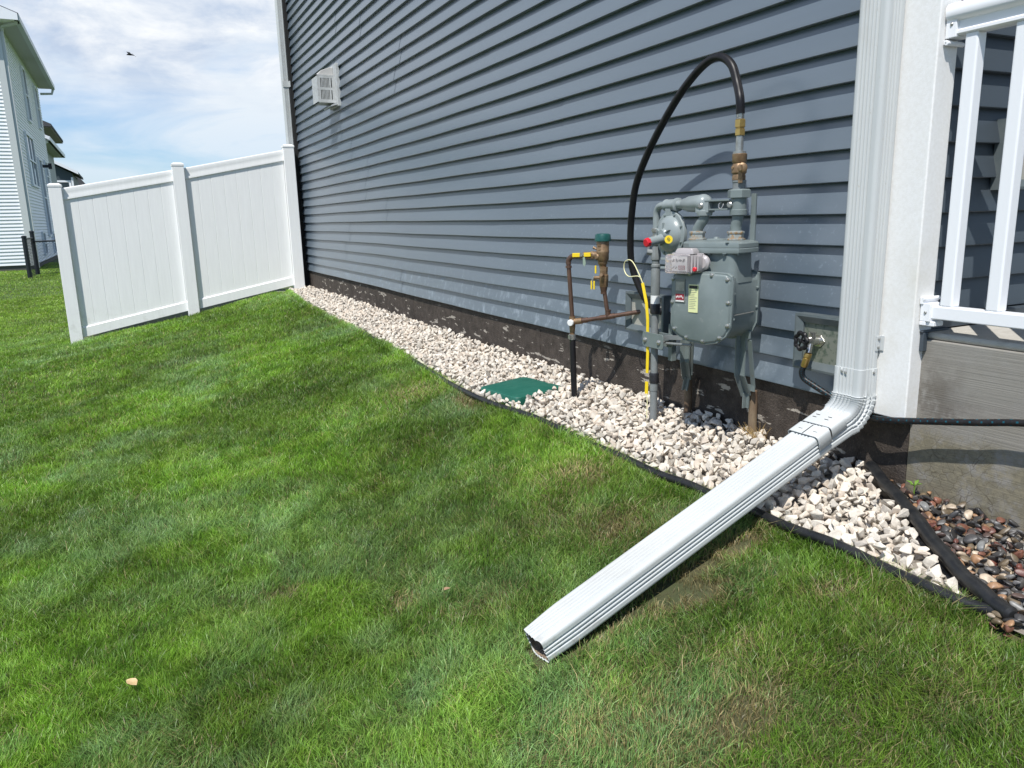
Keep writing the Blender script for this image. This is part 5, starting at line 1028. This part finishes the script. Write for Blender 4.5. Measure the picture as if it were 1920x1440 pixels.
# bump-out roof of the white house and two more houses beyond
nb_ = thing('grey_sided_house', (-8, 46, -0.6), 'grey house with white gutters just beyond the white house', 'house', 'neighbouring houses in a row on the left')
mb = MB(); mb.box((-11, 45, -0.8), (-5.42, 55, 4.75)); obj('wall', mb, m_ngrey, nb_)
mb = MB(); mb.box((-11.4, 44.6, 4.72), (-4.85, 55.4, 4.80)); obj('soffit', mb, m_soffit, nb_)
mb = MB(); mb.box((-4.95, 44.5, 4.72), (-4.82, 55.4, 4.92)); mb.box((-5.50, 44.9, -0.6), (-5.36, 45.02, 4.45)); mb.tube([(-5.43, 44.96, 4.42), (-4.95, 44.7, 4.70)], 0.06, 8); obj('gutter', mb, m_nwhite, nb_)
mb = MB(); mb.prism([(-4.85, 4.80), (-4.85, 4.92), (-8.1, 6.4), (-11.4, 4.92), (-11.4, 4.80), (-8.1, 6.25)], (0, 44.5, 0), (1,0,0), (0,0,1), (0, 11, 0)); obj('roof', mb, m_shingle, nb_)
mb = MB(); mb.prism([(-5.42, 4.76), (-8.1, 6.2), (-11, 4.76)], (0, 45.05, 0), (1,0,0), (0,0,1), (0, 9, 0)); obj('gable_wall', mb, m_ngrey, nb_)
mb = MB(); mb.prism([(-4.83, 4.74), (-4.83, 4.90), (-8.1, 6.40), (-8.1, 6.20)], (0, 44.48, 0), (1,0,0), (0,0,1), (0, -0.05, 0)); obj('rake_board', mb, m_nwhite, nb_)
add_window(nb_, -6.9, 45, 2.0, 3.4, 1.2, 'x')
nu = thing('tall_house', (-9, 64, -0.6), 'distant house showing only a brown soffit behind the white house', 'house', 'neighbouring houses in a row on the left')
mb = MB(); mb.box((-12, 60, -0.8), (-6.60, 70, 6.9)); obj('wall', mb, m_nwhite, nu)
mb = MB(); mb.box((-12.4, 59.5, 6.88), (-5.60, 70.4, 6.96)); obj('soffit', mb, mat('brown_soffit', (0.20, 0.17, 0.13), 0.8), nu)
mb = MB(); mb.prism([(-5.55, 6.96), (-5.55, 7.12), (-9.0, 8.7), (-12.4, 7.12), (-12.4, 6.96)], (0, 59.4, 0), (1,0,0), (0,0,1), (0, 11, 0)); obj('roof', mb, m_shingle, nu)
nc_ = thing('charcoal_sided_house', (-7.5, 62, -0.6), 'dark charcoal gabled house with a white framed window, far left', 'house', 'neighbouring houses in a row on the left')
mb = MB(); mb.box((-9, 78.5, -0.8), (-5.62, 88, 5.15)); obj('wall', mb, m_ndark, nc_)
mb = MB(); mb.prism([(-9, 5.14), (-5.62, 5.14), (-7.3, 6.1)], (0, 78.52, 0), (1,0,0), (0,0,1), (0, 9, 0)); obj('gable_wall', mb, m_ndark, nc_)
mb = MB(); mb.prism([(-5.15, 5.05), (-5.15, 5.25), (-7.3, 6.4), (-9.5, 5.25), (-9.5, 5.05), (-7.3, 6.2)], (0, 78.0, 0), (1,0,0), (0,0,1), (0, 10, 0)); obj('roof', mb, m_shingle, nc_)
mb = MB(); mb.prism([(-5.12, 5.02), (-5.12, 5.27), (-7.3, 6.44), (-7.3, 6.18)], (0, 77.97, 0), (1,0,0), (0,0,1), (0, -0.08, 0)); mb.box((-5.75, 78.3, -0.5), (-5.60, 78.5, 4.8)); obj('rake_board', mb, m_nwhite, nc_)
add_window(nc_, -7.15, 78.5, 3.0, 4.55, 1.35, 'x', fr=0.16)
nd = thing('dark_roofed_house', (-6, 100, -0.6), 'farthest house, a dark roof just above the fence top', 'house', 'neighbouring houses in a row on the left')
mb = MB(); mb.box((-9, 96, -0.8), (-5.3, 106, 4.6)); obj('wall', mb, m_ndark, nd)
mb = MB(); mb.prism([(-4.9, 4.5), (-6.0, 6.05), (-8.2, 6.05), (-9.4, 4.5)], (0, 95.5, 0), (1,0,0), (0,0,1), (0, 11, 0)); obj('roof', mb, m_shingle, nd)

# ------------------------------------------------------------------ black chain-link fence
ch = thing('chain_link_fence', (-4.2, 23.2, -0.7), 'black chain-link fence with round posts in front of the white house', 'fence')
def chain(a, b_, z0, z1, n):
    a, b_ = Vector(a), Vector(b_); mb = MB(); Ld = (b_-a).length; d = (b_-a)/Ld; p = 0.075; H = z1-z0; k = -int(H/p)-1
    while k*p < Ld:
        for sg in (1, -1):
            s0 = k*p; pts = []
            u0, u1 = (s0, s0+H) if sg > 0 else (s0+H, s0)
            # clip to [0, L]
            zA, zB = z0, z1
            def at(u): return z0+(u-u0)/(u1-u0)*H
            lo, hi = max(min(u0, u1), 0), min(max(u0, u1), Ld)
            if hi <= lo: continue
            A_ = a+d*lo+Vector((0,0,at(lo))); B_ = a+d*hi+Vector((0,0,at(hi))); mb.tube([A_, B_], 0.0028, 4, (False, False))
        k += 1
    return mb
for x, y, zb, zt_ in ((-4.39, 23.0, -0.9, 0.39), (-4.335, 24.4, -0.9, 0.50), (-2.2, 24.3, -0.9, 0.42)):
    mb = MB(); mb.lathe([(0.055, zb), (0.055, zt_), (0.063, zt_), (0.063, zt_+0.035), (0.02, zt_+0.055)], (x, y, 0), (0,0,1), 14); obj('fence_post', mb, m_iron, ch)
mb = MB(); mb.tube([(-4.36, 24.3, 0.27), (-2.2, 24.3, 0.27)], 0.022, 10); obj('top_rail', mb, m_iron, ch)
mb = MB(); mb.tube([(-4.39, 23.0, 0.36), (-4.335, 24.4, 0.36)], 0.022, 10); obj('top_rail', mb, m_iron, ch)
obj('chain_mesh', chain((-4.36, 24.31, 0), (-2.2, 24.31, 0), -0.62, 0.27, 0), m_iron, ch)
obj('chain_mesh', chain((-4.39, 23.0, 0), (-4.335, 24.4, 0), -0.62, 0.36, 0), m_iron, ch)

# ------------------------------------------------------------------ small things
bird = thing('flying_bird', (-1.0, 40.0, 8.0), 'small dark bird flying in the pale sky', 'bird')
mb = MB(); mb.tube([(-1.13, 40, 8.0), (-1.08, 40, 8.02), (-0.98, 40, 8.03), (-0.88, 40, 8.01), (-0.80, 40, 7.99)], [0.005, 0.03, 0.045, 0.02, 0.006], 8); obj('bird_body', mb, m_bird, bird)
for sg in (-1, 1):
    mb = MB(); pts = [(-1.02, 40, 8.03), (-0.93, 40, 8.03), (-0.93+0.05*sg, 40+0.15*sg, 8.09), (-0.86+0.12*sg, 40+0.32*sg, 8.0), (-1.0+0.12*sg, 40+0.2*sg, 8.10)]
    mb.add(pts+[(p[0], p[1], p[2]-0.012) for p in pts], [(0,1,2,3,4), (9,8,7,6,5), (0,5,6,1), (1,6,7,2), (2,7,8,3), (3,8,9,4), (4,9,5,0)]); obj('wing', mb, m_bird, bird)
def leaf(name, c, s, rz_, label, m_):
    mb = MB(); outl = [(0, -0.5), (0.28, -0.25), (0.34, 0.05), (0.2, 0.35), (0, 0.55), (-0.2, 0.33), (-0.34, 0.02), (-0.26, -0.28)]; vs = [(0, 0, 0.03)]
    for x, y in outl: vs.append((x, y, 0.35*abs(x)+0.1*y))
    A_ = Matrix.Rotation(rz_, 3, 'Z'); top = [A_@Vector(v)*s+Vector(c) for v in vs]; bot = [p-Vector((0,0,0.0006)) for p in top]; n = len(outl)
    mb.add(top+bot, [(0, 1+i, 1+(i+1) % n) for i in range(n)]+[(n+1, n+2+(i+1) % n, n+2+i) for i in range(n)]+[(1+i, n+2+i, n+2+(i+1) % n, 1+(i+1) % n) for i in range(n)])
    return tag(obj(name, mb, m_, loc=c), label, 'leaf')
leaf('fallen_leaf', (-2.224, 2.165, float(ground_z(-2.224, 2.165))+0.040), 0.040, 0.6, 'tan dry leaf lying on the lawn at the lower left', m_leaf)
leaf('fallen_leaf', (-1.33, 2.06, float(ground_z(-1.33, 2.06))+0.038), 0.026, 2.0, 'small brown dry leaf on the lawn beyond the downspout end', m_leafb)
wd_ = thing('small_weed', (-0.02, 1.455, -0.235), 'little bright green weed growing between edging and porch', 'plant')
for i, (a, l_) in enumerate(((0.3, 0.032), (1.8, 0.026), (3.3, 0.030), (5.0, 0.022))):
    mb = MB(); d = Vector((math.cos(a), math.sin(a), 0)); s_ = Vector((-d.y, d.x, 0)); c = Vector((-0.02, 1.455, -0.205))
    pts = [c, c+d*l_*0.5+s_*0.006+MZ*0.010, c+d*l_+MZ*0.012, c+d*l_*0.5-s_*0.006+MZ*0.010]
    mb.add([*pts, *[p-MZ*0.0008 for p in pts]], [(0,1,2,3), (7,6,5,4), (0,4,5,1), (1,5,6,2), (2,6,7,3), (3,7,4,0)]); obj('leaf_blade', mb, m_weed, wd_)
mb = MB(); mb.tube([(-0.02, 1.455, -0.25), (-0.02, 1.455, -0.199)], 0.002, 6); obj('stem', mb, m_weed, wd_)
rgs = random.Random(9); mb = MB()
for i in range(90):
    c = Vector((rgs.uniform(-0.045, 0.015), 2.13+rgs.uniform(-0.03, 0.03), -0.225)); d = Vector((rgs.uniform(-0.5, 0.1), rgs.uniform(-0.6, 0.6), rgs.uniform(0.3, 1))).normalized()*rgs.uniform(0.03, 0.075)
    mb.tube([c, c+d*0.5+Vector((0,0,0.003)), c+d], [0.0008, 0.0007, 0.0003], 4, (False, False))
tag(obj('dry_straw', mb, m_straw, loc=(-0.01, 2.13, -0.2)), 'tuft of dry straw at the foot of the right meter support', None, None, 'stuff')

for o in bpy.data.objects:
    if '_w' in o: del o['_w']
for m_ in bpy.data.materials:
    if '_' in m_: del m_['_']
